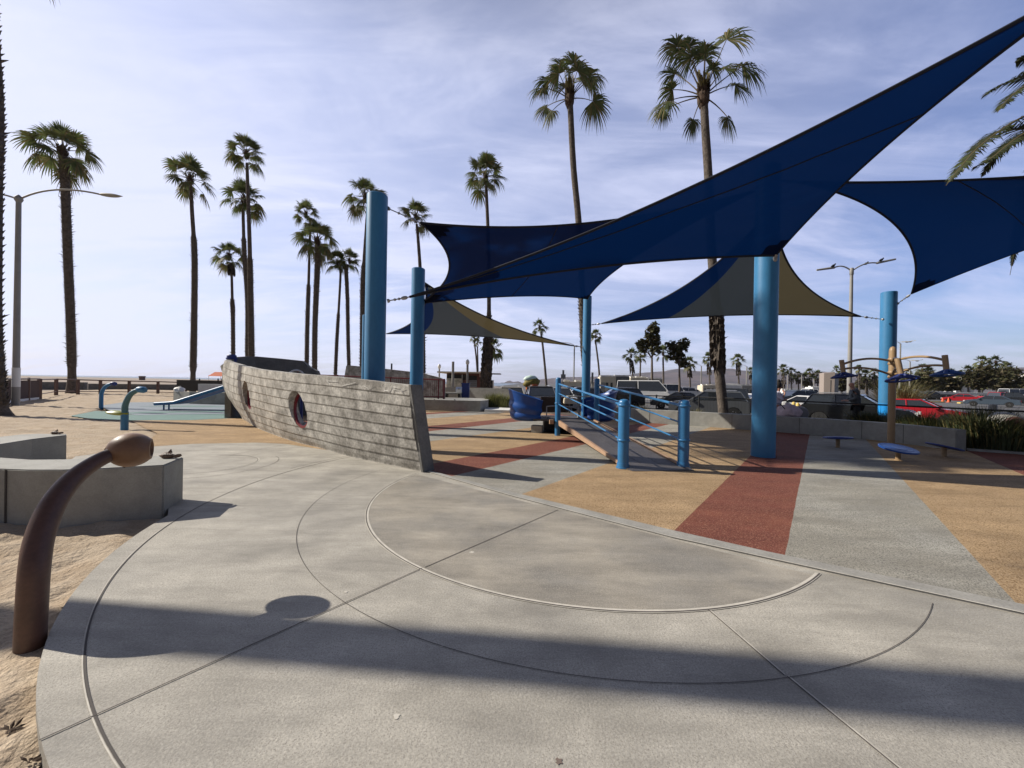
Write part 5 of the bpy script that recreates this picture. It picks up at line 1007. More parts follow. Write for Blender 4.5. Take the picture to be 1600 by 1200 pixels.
# date palm on the right edge
def frond(m, pts, L0, r_, nl=115):
    q = [Vector(p) for p in spline(pts, 34)]; m.tube(q, [.035 - .028 * i / 34 for i in range(35)], 5, 2)
    for k in range(nl):
        u = .12 + .88 * k / nl; i = min(33, int(u * 34)); p = q[i].lerp(q[i + 1], u * 34 - i); t_ = (q[i + 1] - q[i]).normalized(); s = t_.cross(Vector((0, 0, 1))); s = s.normalized() if s.length > .1 else Vector((1, 0, 0)); n = s.cross(t_)
        L = L0 * math.sin(math.pi * min(1, .18 + u * .86)) ** .6
        for sg in (-1, 1):
            d = (s * sg * .8 + t_ * .65 + n * r_.uniform(-.05, .35)).normalized(); w_ = t_ * .027; e = p + d * L - Vector((0, 0, L * r_.uniform(.15, .5))); md = p + d * L * .55 - Vector((0, 0, L * .06)); m.add([p - w_, p + w_, md + w_, md - w_, e], [(0, 1, 2, 3), (3, 2, 4)], 1 if r_.random() < .12 else 0)
cD = P(1735, 170, 9.6); t = thing('date_palm', (cD.x, cD.y, 0), 'feather leaved date palm whose fronds hang in from the right photo edge', 'palm tree'); m = MB(); r_ = random.Random(4)
for pp in ([(1690, 150, 9.5), (1600, 182, 9.2), (1535, 225, 9.0), (1500, 262, 8.9), (1478, 290, 8.9)], [(1690, 145, 9.6), (1620, 196, 9.6), (1560, 205, 9.5), (1520, 235, 9.5), (1505, 268, 9.5)], [(1700, 110, 9.8), (1640, 112, 9.8), (1590, 122, 9.8), (1555, 138, 9.7), (1536, 150, 9.7)],
           [(1700, 120, 9.4), (1640, 118, 9.2), (1600, 135, 9.1), (1572, 158, 9.0), (1558, 176, 9.0)], [(1710, 90, 9.8), (1650, 70, 10), (1610, 86, 10.2), (1585, 98, 10.4)], [(1690, 190, 10.6), (1640, 230, 11.9), (1606, 300, 13.2), (1590, 370, 14.2), (1578, 430, 14.6)], [(1700, 180, 9.2), (1640, 190, 8.8), (1590, 215, 8.6), (1545, 250, 8.5), (1520, 262, 8.5)]):
    frond(m, [cD] + [P(*p) for p in pp], .42, r_)
for k in range(16):
    a = R(-70 + 250 * k / 16); el = r_.uniform(-.1, 1.1); d = Vector((math.cos(a) * math.cos(el), math.sin(a) * math.cos(el), math.sin(el)))
    if math.cos(a) < -.2: continue
    frond(m, [cD, cD + d * 1.3, cD + d * 2.3 - Vector((0, 0, .3)), cD + d * 3.0 - Vector((0, 0, 1.2))], .42, r_, 70)
m.build('crown', [K['leafd'], K['leaf'], K['petiole'], K['thatch']], t); trunk([(cD.x + .2, cD.y, -.2), (cD.x + .1, cD.y, 3), (cD.x, cD.y, cD.z)], .34, .30, (0, 1), 5, 40).build('trunk', [K['trunk'], K['trunkd']], t, smooth=45)

# ================================================================ TREES AND BUSHES
def leafmass(m, blobs, n, sz, seed, core=True):
    r_ = random.Random(seed); vol = sum(b[3] * b[4] * b[5] for b in blobs)
    for (x, y, z, a, b, c) in blobs:
        k = int(n * a * b * c / vol) + 1
        for _ in range(k):
            while True:
                d = Vector((r_.uniform(-1, 1), r_.uniform(-1, 1), r_.uniform(-1, 1)))
                if .35 < d.length < 1: break
            if nz(x * .3 + d.x * 2.2, y * .3 + d.y * 2.2, z + d.z * 2.2) < -.13: continue
            p = Vector((x + d.x * a, y + d.y * b, z + d.z * c)); s = sz * r_.uniform(.5, 1.4); u = Vector((r_.uniform(-1, 1), r_.uniform(-1, 1), r_.uniform(-.6, .6))).normalized(); v = u.cross(Vector((r_.uniform(-1, 1), r_.uniform(-1, 1), 1))).normalized()
            m.add([p - u * s, p + v * s * .55, p + u * s, p - v * s * .55], [(0, 1, 2, 3)], 0 if r_.random() < .7 else 1)
def bushy(label, base, blobs, n, sz, seed, tr=.2, group=None, mats=None, name='leafy_tree', cat='tree', pale=False):
    t = thing(name, tuple(base), label, cat, group); m = MB(); leafmass(m, blobs, n, sz, seed); m.build('crown', mats or [K['tree'], K['treeb']], t); m = MB(); c = Vector(blobs[0][:3])
    m.tube(bez(base - Vector((0, 0, .5)), (base + c) / 2 + Vector((.1, 0, 0)), c, 8), [tr * (1 - .08 * i) for i in range(9)], 7)
    for b_ in blobs[1:5]: m.tube([base.lerp(c, .6), Vector(b_[:3])], [tr * .5, tr * .15], 5)
    m.build('trunk', K['barkw'] if pale else K['bark'], t, smooth=60); return t
def BB(lst, Y): return [(P(x, y, Y).x, Y + dy, P(x, y, Y).z, rx * Y / F, rx * Y / F * .9, ry * Y / F) for x, y, rx, ry, dy in lst]
b = P(1019, 612, 55); bushy('upper left one of two ragged bushy trees left of the thick palm trunk', b, BB([(1018, 525, 11, 16, 0), (1010, 540, 12, 10, .5), (1022, 512, 9, 10, 0), (1001, 536, 7, 7, 0), (1020, 548, 10, 7, -1), (1026, 532, 8, 12, .4)], 55), 1700, .30, 1, .18, 'ragged bushy trees')
b = P(1062, 612, 55); bushy('lower right one of two ragged bushy trees left of the thick palm trunk', b, BB([(1060, 545, 14, 11, 0), (1069, 536, 9, 9, 0), (1048, 540, 9, 8, 0), (1055, 556, 12, 7, 0), (1066, 562, 9, 9, .5), (1072, 570, 7, 6, .5)], 55), 1800, .30, 2, .18, 'ragged bushy trees')
for i, (lb, lst) in enumerate((('dense dark tree right of the tan pole', [(1443, 596, 20, 14, 0), (1432, 600, 14, 10, 0), (1458, 601, 16, 12, 0), (1446, 586, 12, 8, 0)]), ('dense low tree behind the right blue hand wheel', [(1480, 602, 18, 9, 0), (1470, 592, 12, 9, 0), (1492, 598, 10, 8, 0)]), ('tall dense tree left of centre in the right tree group', [(1530, 595, 20, 16, 0), (1520, 586, 12, 10, 0), (1540, 580, 13, 11, 0)]), ('broad brownish tree right of centre in the right tree group', [(1565, 592, 24, 17, 0), (1575, 582, 16, 10, 0), (1555, 600, 16, 10, 0)]), ('dark low tree at the far right photo edge', [(1596, 603, 16, 9, 0), (1612, 598, 18, 12, 0), (1583, 606, 10, 6, 0)]), ('dark round tree behind the grey slab sign', [(1315, 596, 8, 10, 0), (1313, 604, 10, 7, 0)]), ('dark red brown bush behind the bald man', [(1355, 599, 15, 9, 0), (1345, 603, 10, 6, 0), (1368, 602, 10, 8, 0)]), ('dark tree just right of the tan pole, behind the lamp post', [(1412, 600, 12, 12, 0), (1405, 606, 10, 8, 0)]), ('small far tree at the left foot of the palm row', [(1219, 602, 6, 7, 0)]), ('small round tree at the foot of the far palm row', [(1262, 601, 6, 4, 0)]))):
    Y = 105 + 4 * i; b = P(lst[0][0], 616, Y); bushy(lb, b, BB(lst, Y), 3200 if i < 5 else 1400, .50, 20 + i, .35, 'dense trees around the carport')
def grassclump(label, base, rad, h, n, seed, mt, name='grass_clump', lean=.5, wd=.012, group='grass clumps in the beds'):
    t = thing(name, tuple(base), label, 'grass', group, world=False); r_ = random.Random(seed); m = MB()
    for _ in range(n):
        a = r_.uniform(0, 6.28); rr_ = rad * .45 * math.sqrt(r_.random()); b = Vector((math.cos(a) * rr_, math.sin(a) * rr_, 0)); a2 = a + r_.uniform(-.8, .8); L = h * r_.uniform(.55, 1.1); o_ = Vector((math.cos(a2), math.sin(a2), 0)); s = Vector((-math.sin(a2), math.cos(a2), 0)) * wd; l_ = lean * r_.uniform(.2, 1.3)
        p1_ = b + o_ * L * l_ * .35 + Vector((0, 0, L * .6)); p2_ = b + o_ * L * l_ + Vector((0, 0, L * (1 - .25 * l_))); m.add([b - s, b + s, p1_ + s * .8, p1_ - s * .8, p2_], [(0, 1, 2, 3), (3, 2, 4)], 0 if r_.random() < .75 else 1)
    m.build('blades', mt, t); return t
gd = [K['grassd'], K['leafy']]; gy = [K['grassy'], K['grassd']]
for i, (px, py, Y, rad, h, n, lb) in enumerate(((1440, 676, 12.6, 1.0, .95, 900, 'dark grass clump left of the end of the low wall'), (1412, 670, 13.2, .9, .8, 700, 'dark grass clump at the foot of the right blue column'), (1465, 680, 12.2, .8, .7, 600, 'lower dark grass clump directly behind the low wall end'), (1525, 692, 10.9, 1.2, 1.15, 1300, 'big spiky grass clump right of the low wall end'), (1562, 700, 10.4, 1.0, .95, 1000, 'dark grass clump by the right photo edge'), (1545, 690, 11.5, 1.0, 1.2, 900, 'tall grass clump behind the spiky one by the right edge'), (1590, 706, 10.2, .7, .7, 500, 'lowest grass clump at the very right edge'),
      (1350, 664, 14.6, .9, .8, 700, 'dark shrubby grass behind the bald man'), (1370, 668, 14.2, .8, .85, 700, 'dark shrubby grass between the man and the blue column'))):
    b = P(px, py, Y); b.z = .01; grassclump(lb, b, rad, h, n, 100 + i, gd)
for i, (px, Y, rad, h, n, lb) in enumerate(((772, 23.4, 1.0, 1.05, 900, 'yellow green grass clump above the pale kerb, left part'), (788, 23.2, 1.0, .95, 900, 'yellow green grass clump beside the blue tub'), (1003, 18.2, .6, .75, 260, 'dry yellow grass tuft between the near ramp post and the low wall'), (985, 18.6, .5, .7, 200, 'smaller dry tuft behind the ramp rail'), (1083, 17.0, .55, .65, 240, 'dry tuft just right of the near right ramp post'), (1150, 15.8, .7, .45, 300, 'low dry tuft right of the thick palm base'), (1170, 15.4, .6, .4, 260, 'low dry tuft left of the thickest blue column'))):
    b = P(px, 640, Y); b.z = .01; grassclump(lb, b, rad, h, n, 130 + i, gy if i < 2 else [K['leafy'], K['grassd']])
for px, Y, h, lb in ((1408, 24, 1.6, 'pale feathery pampas grass behind the tan pole'), (1400, 26, 1.9, 'green pampas clump left of the tan pole')):
    b = P(px, 625, Y); b.z = -.4; grassclump(lb, b, 1.4, h + 1.0, 700, int(px), [K['leafy'], K['grassd']], 'pampas_clump', .6, .02)
# play horn at the right edge
t = thing('play_horn', tuple(P(1600, 690, 10.3)), 'grey and brown barrel ended play horn cut by the right photo edge', 'play sculpture'); c = P(1588, 666, 10.3); ax = Vector((-.35, -.9, -.15)).normalized()
m = MB(); m.lathe([(.12, -.05), (.24, -.05), (.28, -.12), (.30, -.35), (.26, -.6), (.1, -.75)], 28, c, ax); m.build('horn_body', K['lamp'], t, smooth=40)
m = MB(); m.lathe([(.10, -.06), (.10, .0), (.21, .0), (.25, -.05), (.25, -.1)], 28, c, ax); m.lathe([(.0, -.04), (.10, -.04)], 20, c, ax); m.build('horn_mouth', mat('horn_brown', (.10, .045, .04), .6), t, smooth=40)
m = MB(); m.tube([c - ax * .4, c - ax * .5 + Vector((0, 0, -.6)), (c.x + .2, c.y + .4, 0)], .07, 10); m.build('horn_stand', K['lamp'], t)

# ================================================================ VEHICLES
GLs = K['glass']
def vehicle(kind, col, name, cat):
    """built along +x (nose at +x), wheels on z = 0; returns a thing with parts"""
    t = thing(name, (0, 0, 0), 'x', cat, 'vehicles in the car park', world=False)
    S = {'sedan': dict(L=4.7, W=1.82, h=[(-2.35, .55), (-2.3, .95), (-1.5, 1.02), (1.05, .98), (2.1, .82), (2.35, .62)], g=[(-1.55, 1.0), (-.85, 1.42), (.35, 1.44), (1.15, .97)], wr=.33),
         'suv': dict(L=4.6, W=1.88, h=[(-2.3, .6), (-2.28, 1.1), (-1.9, 1.14), (.95, 1.1), (2.05, .98), (2.3, .7)], g=[(-2.15, 1.12), (-1.8, 1.66), (.2, 1.68), (1.05, 1.09)], wr=.37),
         'pickup': dict(L=5.5, W=1.98, h=[(-2.75, .65), (-2.73, 1.15), (-.9, 1.15), (1.2, 1.15), (2.5, 1.08), (2.75, .75)], g=[(-.95, 1.14), (-.75, 1.85), (.5, 1.87), (1.25, 1.14)], wr=.41),
         'van': dict(L=5.8, W=2.05, h=[(-2.9, .6), (-2.88, 1.2), (-1, 1.22), (1.8, 1.2), (2.6, 1.05), (2.9, .7)], g=[(-2.85, 1.2), (-2.75, 2.22), (1.2, 2.25), (2.1, 1.2)], wr=.37)}[kind]
    L, W, wr = S['L'], S['W'], S['wr']; wx = L * .31; m = MB(); prof = [(-L / 2, .32)] + S['h'] + [(L / 2, .32)]
    bot = []
    for cxw in (wx, -wx):
        for k in range(9): a = math.pi * k / 8; bot.append((cxw + math.cos(a) * wr * 1.16, .30 + math.sin(a) * wr * 1.12))
    prof = prof + bot; n = len(prof); vs = []
    for y, ins in ((-W / 2, 0), (W / 2, 0)): vs += [(x, y * (1 - .06 * max(0, abs(x) / (L / 2) - .75) * 4 * .5), z) for x, z in prof]
    m.add(vs, [tuple(range(n))[::-1], tuple(range(n, 2 * n))] + [(i, (i + 1) % n, n + (i + 1) % n, n + i) for i in range(n)]); body = m.build('body', col, t, smooth=35, bevel=.045)
    g_ = S['g']; n = 4; vs = []; w0, w1 = W * .47, W * .40
    for sgn in (-1, 1): vs += [(x, sgn * (w0 if z < 1.3 and i in (0, 3) else w1), z) for i, (x, z) in enumerate(g_)]
    m = MB(); m.add(vs, [(3, 2, 1, 0), (4, 5, 6, 7), (0, 1, 5, 4), (1, 2, 6, 5), (2, 3, 7, 6), (3, 0, 4, 7)]); m.build('windows', K['glass'], t, bevel=.03)
    m = MB(); x1, z1 = g_[1]; x2, z2 = g_[2]; m.add([(x1 - .05, -w1 - .01, z1 - .02), (x2 + .08, -w1 - .01, z2 - .02), (x2 + .08, w1 + .01, z2 - .02), (x1 - .05, w1 + .01, z1 - .02), (x1, -w1 + .05, z1 + .045), (x2, -w1 + .05, z2 + .045), (x2, w1 - .05, z2 + .045), (x1, w1 - .05, z1 + .045)], [(3, 2, 1, 0), (4, 5, 6, 7), (0, 1, 5, 4), (1, 2, 6, 5), (2, 3, 7, 6), (3, 0, 4, 7)]); m.build('roof', col, t)
    for sgn in (-1, 1):
        for (xa, za), (xb, zb) in (((g_[0][0], g_[0][1]), g_[1]), (g_[3], g_[2]), (((g_[1][0] + g_[2][0]) / 2 + .05, 1.0), ((g_[1][0] + g_[2][0]) / 2, g_[1][1]))): m = MB(); m.tube([(xa, sgn * (w0 + .005), za), (xb, sgn * (w1 + .012), zb)], .035, 5); m.build('pillar', col, t)
    for sx in (-1, 1):
        for sy in (-1, 1):
            c = (sx * wx, sy * (W / 2 - .12), wr); m = MB(); m.lathe([(wr * .62, -.11), (wr * .95, -.11), (wr, -.07), (wr, .07), (wr * .95, .11), (wr * .62, .11)], 20, c, (0, 1, 0)); wh = m.build('wheel', K['tyre'], t, smooth=40)
            m = MB(); m.lathe([(wr * .62, -.09), (wr * .62, .09)], 14, c, (0, 1, 0))
            for k in range(5): a = 2 * math.pi * k / 5; m.box((c[0] + math.cos(a) * wr * .32, c[1] + sy * .1, c[2] + math.sin(a) * wr * .32), (.07, .02, .07))
            m.build('rim', K['rim'], wh)
    for sy in (-1, 1):
        zl = S['h'][-2][1] - .12; m = MB(); m.box((L / 2 - .06, sy * W * .37, zl), (.12, .34, .14)); m.build('headlight', K['lampg'], t); m = MB(); m.box((-L / 2 + .03, sy * W * .40, S['h'][1][1] - .15), (.08, .22, .2)); m.build('tail_light', K['redring'], t)
    m = MB(); m.box((L / 2 - .01, 0, .52), (.05, W * .5, .2)); m.build('grille', K['black'], t)
    for sx in (-1, 1): m = MB(); m.box((sx * (L / 2 + .01), 0, .62), (.02, .5, .12)); m.build('number_plate', K['white'], t)
    for sy in (-1, 1): m = MB(); m.box((g_[3][0] - .15, sy * (W / 2 + .08), g_[3][1] + .06), (.16, .2, .14)); m.build('mirror', col, t)
    if kind == 'suv':
        for sy in (-1, 1): m = MB(); m.tube([(-1.6, sy * .6, 1.76), (.1, sy * .6, 1.77)], .025, 6); m.build('roof_rail', K['rim'], t)
    if kind == 'pickup': m = MB(); m.box((-1.85, 0, 1.17), (1.6, 1.6, .05)); m.build('bed_cover', K['black'], t)
    return t
PR = {}
def put(kind, colname, px, Y, head, label, z=-.40, sc_=1.0):
    key = (kind, colname); names = {'sedan': ('parked_sedan', 'car'), 'suv': ('parked_suv', 'car'), 'pickup': ('pickup_truck', 'truck'), 'van': ('parked_van', 'van')}
    if key not in PR: o = vehicle(kind, CP[colname], *names[kind]); PR[key] = o
    else: o = copy_tree(PR[key])
    p = P(px, 620, Y); o.location = (p.x, Y, z); o.rotation_euler = (0, 0, R(head)); o.scale = (sc_,) * 3; o['label'] = label; return o
CP = dict(black=paint('car_black', (.01, .011, .012)), white=paint('car_white', (.7, .7, .7)), red=paint('car_red', (.33, .012, .02)), grey=paint('car_grey', (.085, .09, .095)), slate=paint('car_slate', (.05, .07, .095)), silver=paint('car_silver', (.4, .41, .42)), dark=paint('car_dark', (.03, .032, .035)), sand=paint('car_sand', (.30, .28, .24)))
put('suv', 'black', 1340, 20.5, -50, 'black SUV parked right behind the bald man', sc_=1.0)
put('sedan', 'white', 1256, 27, 140, 'white sedan left of the black SUV')
put('sedan', 'red', 1428, 23.0, -52, 'bright red car with its nose just right of the tan pole')
put('sedan', 'slate', 1549, 50, 128, 'slate blue sedan out on the open asphalt at the right')
put('sedan', 'red', 1502, 66, 132, 'small red sedan far off in front of the carport')
put('pickup', 'black', 1583, 58, -48, 'black pickup behind the slate blue sedan')
put('pickup', 'red', 1561, 66, 0, 'red pickup peeping over the black pickup')
put('sedan', 'white', 1608, 60, 0, 'white car at the far right photo edge')
put('suv', 'grey', 1106, 25.0, 153, 'dark grey SUV behind the thickest palm trunk')
put('pickup', 'dark', 1146, 27.5, 150, 'dark truck just right of the thickest palm trunk')
put('sedan', 'dark', 1062, 33, 158, 'dark sedan between the white van and the grey SUV')
put('van', 'white', 1010, 44, -22, 'white passenger van behind the ramp rail', sc_=1.12)
put('van', 'white', 1045, 62, 0, 'smaller white van behind the white passenger van')
put('suv', 'sand', 799, 28.5, -86, 'light SUV facing the camera left of the orange sculpture')
put('suv', 'dark', 845, 27.5, -88, 'dark SUV facing the camera just right of the orange sculpture', sc_=1.05)
put('suv', 'silver', 874, 30, -84, 'silver SUV behind the far left ramp post')
put('suv', 'grey', 903, 34, 180, 'grey SUV behind the distant blue column')
put('suv', 'black', 961, 33, 178, 'black SUV behind the far right ramp post')
put('sedan', 'white', 1083, 75, 0, 'distant white car above the dark grey SUV roof')
put('sedan', 'white', 1178, 31, 185, 'white car just left of the thickest blue column')
put('pickup', 'white', 1264, 62, 178, 'white pickup behind the white sedan')
put('suv', 'slate', 1240, 45, 180, 'dark blue car left of the white pickup')
put('sedan', 'silver', 1441, 88, 0, 'silver car beside the small white building')
put('suv', 'dark', 1456, 84, 0, 'dark car under the left end of the carport'); put('suv', 'grey', 1470, 86, 180, 'grey car under the middle of the carport'); put('suv', 'black', 1484, 85, 0, 'black car under the carport right of the grey one')
put('sedan', 'white', 1594, 74, 0, 'white car beyond the black pickup'); put('van', 'white', 1590, 92, 0, 'long white van at the right end of the carport', sc_=1.2)
put('suv', 'white', 1066, 70, 178, 'far white SUV right of the small white van')
# motorhomes
def rv(px0, px1, ytop, Y, col, label, ang=0, dark=False):
    a = P(px0, ytop, Y); b = P(px1, ytop, Y); Lx = b.x - a.x; h = a.z + .4; c = ((a.x + b.x) / 2, Y + 1.2)
    t = thing('motorhome', (c[0], c[1], -.4), label, 'motorhome', 'motorhomes in the car park', world=False); m = MB(); m.box((0, 0, h / 2 + .25), (Lx, 2.4, h - .5)); m.build('body', col, t, bevel=.08)
    m = MB(); m.box((-Lx * .1, -1.215, h * .6), (Lx * .18, .03, h * .24)); m.build('window', GLs, t); m = MB(); m.box((Lx * .2, -1.215, h * .6), (Lx * .14, .03, h * .24)); m.build('window', GLs, t); m = MB(); m.box((-Lx * .36, -1.215, h * .45), (.7, .03, h * .55)); m.build('door', K['wallc'], t)
    for x in (-Lx * .28, Lx * .05, Lx * .35): m = MB(); m.box((x, 0, h + .12), (.8, .7, .25)); m.build('roof_vent', K['white'], t)
    m = MB(); m.box((0, -1.22, h * .28), (Lx * .98, .03, .12)); m.build('stripe', K['hull_dark'], t)
    for x in (-Lx * .3, Lx * .3): m = MB(); m.lathe([(.38, -.12), (.4, 0), (.38, .12)], 16, (x, -1.1, .38), (0, 1, 0)); m.build('wheel', K['tyre'], t)
    t.rotation_euler = (0, 0, R(ang)); return t
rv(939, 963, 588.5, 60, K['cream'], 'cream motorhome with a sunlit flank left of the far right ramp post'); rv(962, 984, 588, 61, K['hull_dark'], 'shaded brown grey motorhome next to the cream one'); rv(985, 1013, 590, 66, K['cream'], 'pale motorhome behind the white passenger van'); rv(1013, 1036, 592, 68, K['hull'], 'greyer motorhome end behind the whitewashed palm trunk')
rv(1098, 1121, 602, 80, K['cream'], 'small cream camper left of the thickest palm trunk'); rv(1134, 1160, 601.5, 60, K['white'], 'white camper right of the thickest palm trunk'); rv(1159, 1180, 602.5, 64, K['hull'], 'grey ended camper beside the thickest blue column'); rv(875, 930, 596, 52, K['cream'], 'long pale trailer behind the distant blue column')
rv(1226, 1240, 609, 90, K['white'], 'far white box truck left of the palm row'); rv(1270, 1288, 605, 85, K['white'], 'white long camper left of the grey slab sign')
# slab sign, orange sculpture, street signs, bollards, carport
t = thing('slab_sign', tuple(P(1299, 615, 34)), 'tall grey leaning metal slab sign left of the twin arm lamp', 'sign'); a, b = P(1287, 616, 33), P(1310, 616, 33); zt = P(1287, 583, 33).z
m = MB(); m.add([(a.x, 33, -.4), (a.x + .55, 32.6, -.4), (a.x + .60, 32.6, zt + .1), (a.x, 33, zt), (a.x, 33.5, -.4), (a.x + .55, 33.5, -.4), (a.x + .6, 33.5, zt + .1), (a.x, 33.5, zt)], [(0, 1, 2, 3), (7, 6, 5, 4), (0, 4, 5, 1), (1, 5, 6, 2), (2, 6, 7, 3), (3, 7, 4, 0)]); m.build('side_panel', mat('warm_grey_metal', (.30, .25, .22), .5), t)
m = MB(); m.add([(a.x + .56, 32.65, -.4), (b.x, 33, -.4), (b.x, 33, zt - .15), (a.x + .61, 32.65, zt + .05), (a.x + .56, 33.2, -.4), (b.x, 33.5, -.4), (b.x, 33.5, zt - .15), (a.x + .61, 33.2, zt + .05)], [(0, 1, 2, 3), (7, 6, 5, 4), (0, 4, 5, 1), (1, 5, 6, 2), (2, 6, 7, 3), (3, 7, 4, 0)]); m.build('front_panel', mat('grey_metal', (.22, .21, .20), .45), t); m = MB(); m.tube([P(1298, 616, 32.3), P(1298.5, 594, 32.3)], .04, 6); m.build('edge_pole', K['black'], t)
q = P(831, 612, 31); t = thing('orange_sculpture', tuple(q), 'odd orange, green and white painted figure between the two parked SUVs', 'sculpture'); m = MB(); m.lathe([(.25, -1), (.45, -.5), (.55, 0), (.42, .3), (.2, .45)], 18, P(832, 606, 31)); m.build('orange_body', mat('orange_paint', (.42, .10, .02), .6), t, smooth=50)
m = MB(); vs = P(831, 598, 31); m.lathe([(.05, -.75), (.3, -.5), (.42, 0), (.3, .5), (.05, .7)], 14, vs, (1, .2, .25)); m.build('green_head', mat('olive_paint', (.16, .13, .02), .7, .4, 3), t, smooth=60); m = MB(); m.lathe([(.05, -.6), (.22, -.4), (.3, 0), (.2, .4), (.05, .55)], 14, vs + Vector((-.1, 0, .32)), (1, .2, .1)); m.build('white_top', mat('mint_white', (.6, .75, .68), .5), t, smooth=60)
t, a = simplepole(880, 581, 612, 33, .05, 'street_sign', 'grey back of a road sign above the far left ramp post', 'sign', K['lamp']); m = MB(); m.box(a + Vector((0, -.06, -.05)), (.17, .03, .4)); m.box(a + Vector((0, -.1, -.4)), (.40, .03, .38)); m.build('sign_plate', K['lamp'], t)
t, a = simplepole(925.5, 582, 612, 34, .06, 'street_sign', 'narrow grey sign post right of the distant blue column', 'sign', K['lamp']); m = MB(); m.box(a + Vector((0, -.06, -.5)), (.18, .03, 1.0)); m.build('sign_plate', K['lamp'], t)
yel = mat('yellow_paint', (.62, .45, .12), .6)
for px, Y, lb in ((1240, 24, 'left yellow bollard in front of the white sedan'), (1246.5, 22.5, 'taller yellow bollard in front of the white sedan')):
    b = P(px, 640, Y); t = thing('bollard', (b.x, b.y, -.4), lb, 'bollard', 'yellow bollards'); m = MB(); m.lathe([(.10, 0), (.10, 1.05), (.06, 1.12), (.01, 1.14)], 14, (b.x, b.y, -.4)); m.build('bollard_body', yel, t, smooth=40)
b = P(1551, 650, 13.8); t = thing('grey_bollard', (b.x, b.y, 0), 'short grey post with a pale band among the right grass clumps', 'bollard'); m = MB(); m.lathe([(.11, -.1), (.11, 1.1), (.08, 1.14)], 14, (b.x, b.y, 0)); m.build('post_body', K['lamp'], t, smooth=40); m = MB(); m.lathe([(.113, 0), (.113, .07)], 14, (b.x, b.y, .86)); m.build('pale_band', K['white'], t)
t = thing('carport', tuple(P(1490, 630, 84)), 'long low white carport roof on slim posts beyond the asphalt', 'carport'); Y = 84; a, b = P(1418, 613.2, Y), P(1570, 613.2, Y)
m = MB(); m.box(((a.x + b.x) / 2, Y + 2.5, a.z - .05), (b.x - a.x, 5, .45)); m.build('roof', K['white'], t)
for px in (1422, 1443, 1466, 1504, 1541, 1552, 1568): p = P(px, 614, Y + .3); m = MB(); m.box((p.x, Y + .3, (p.z - .5) / 2 - .15), (.3, .3, p.z + .15)); m.build('post', K['white'] if px % 2 else K['cream'], t)
t = thing('white_hut', tuple(P(1427, 628, 82)), 'small white hut with two windows at the left end of the carport', 'hut'); a, b = P(1419, 615, 81), P(1437, 615, 81); m = MB(); m.box(((a.x + b.x) / 2, 82, .6), (b.x - a.x, 2, 2.3)); m.build('wall', K['white'], t)
for px in (1424, 1430): p = P(px, 619, 80.9); m = MB(); m.box((p.x, 80.98, p.z), (.6, .06, .6)); m.build('window', GLs, t)
for i, (x0, x1, yy, lb) in enumerate(((1440, 1461, 628.3, 'left yellow kerb island'), (1498, 1521, 630.3, 'right yellow kerb island'))):
    a, b = G(x0, yy, -.4), G(x1, yy, -.4); t = thing('yellow_kerb', tuple(a), lb + ' before the carport', 'kerb', 'yellow kerb islands'); m = MB(); m.box(((a.x + b.x) / 2, a.y, -.32), (b.x - a.x, .5, .18)); m.build('kerb_body', yel, t)
for px, lb in ((1473, 'left orange and white traffic cone'), (1482, 'right orange and white traffic cone')):
    b = G(px, 628.5, -.4); t = thing('traffic_cone', tuple(b), lb + ' on the asphalt', 'cone', 'traffic cones'); m = MB(); m.box(b + Vector((0, 0, .03)), (.45, .45, .06)); m.lathe([(.2, .05), (.05, .8)], 12, b); m.build('cone_body', mat('cone_orange', (.7, .12, .04), .6), t); m = MB(); m.lathe([(.13, .35), (.10, .52)], 12, b); m.build('band', K['white'], t)
for i, (px, py, w_, h_, lb) in enumerate(((1487, 594, 8, 7, 'white house wall glimpsed left among the palms'), (1500, 594, 7, 9, 'white house wall glimpsed between two palm stems'), (1508, 596, 5, 8, 'narrow white house wall right among the palms'), (1597, 587, 7, 3, 'white roof at the far right under the hills'), (1432, 603, 9, 5, 'pale building end behind the lamp post and tan pole'))):
    q = P(px, py, 190); t = thing('far_house', tuple(q), lb, 'house', 'far houses among the palms'); m = MB(); m.box((q.x, q.y, q.z / 2), (w_ * 190 / F, 6, q.z + h_ * 95 / F)); m.build('wall', K['white'], t); m = MB(); m.box((q.x, q.y, q.z + h_ * 95 / F / 1 - .2), (w_ * 195 / F, 6.5, .4)); m.build('roof', K['cream'], t)
m = MB()
for px in (1215, 1240, 1265):
    a, b = G(px, 640, -.4), G(px + 14, 652, -.4); strip(m, [tuple(a[:2]), tuple(b[:2])], .12, -.394)
for x in (0, 1, 2, 3, 4, 5): a = Vector((30 + 3 * x, 36, 0)); strip(m, [(a.x, a.y), (a.x + 2, a.y + 6)], .12, -.394)
struct(m, 'parking_lines', K['white'])

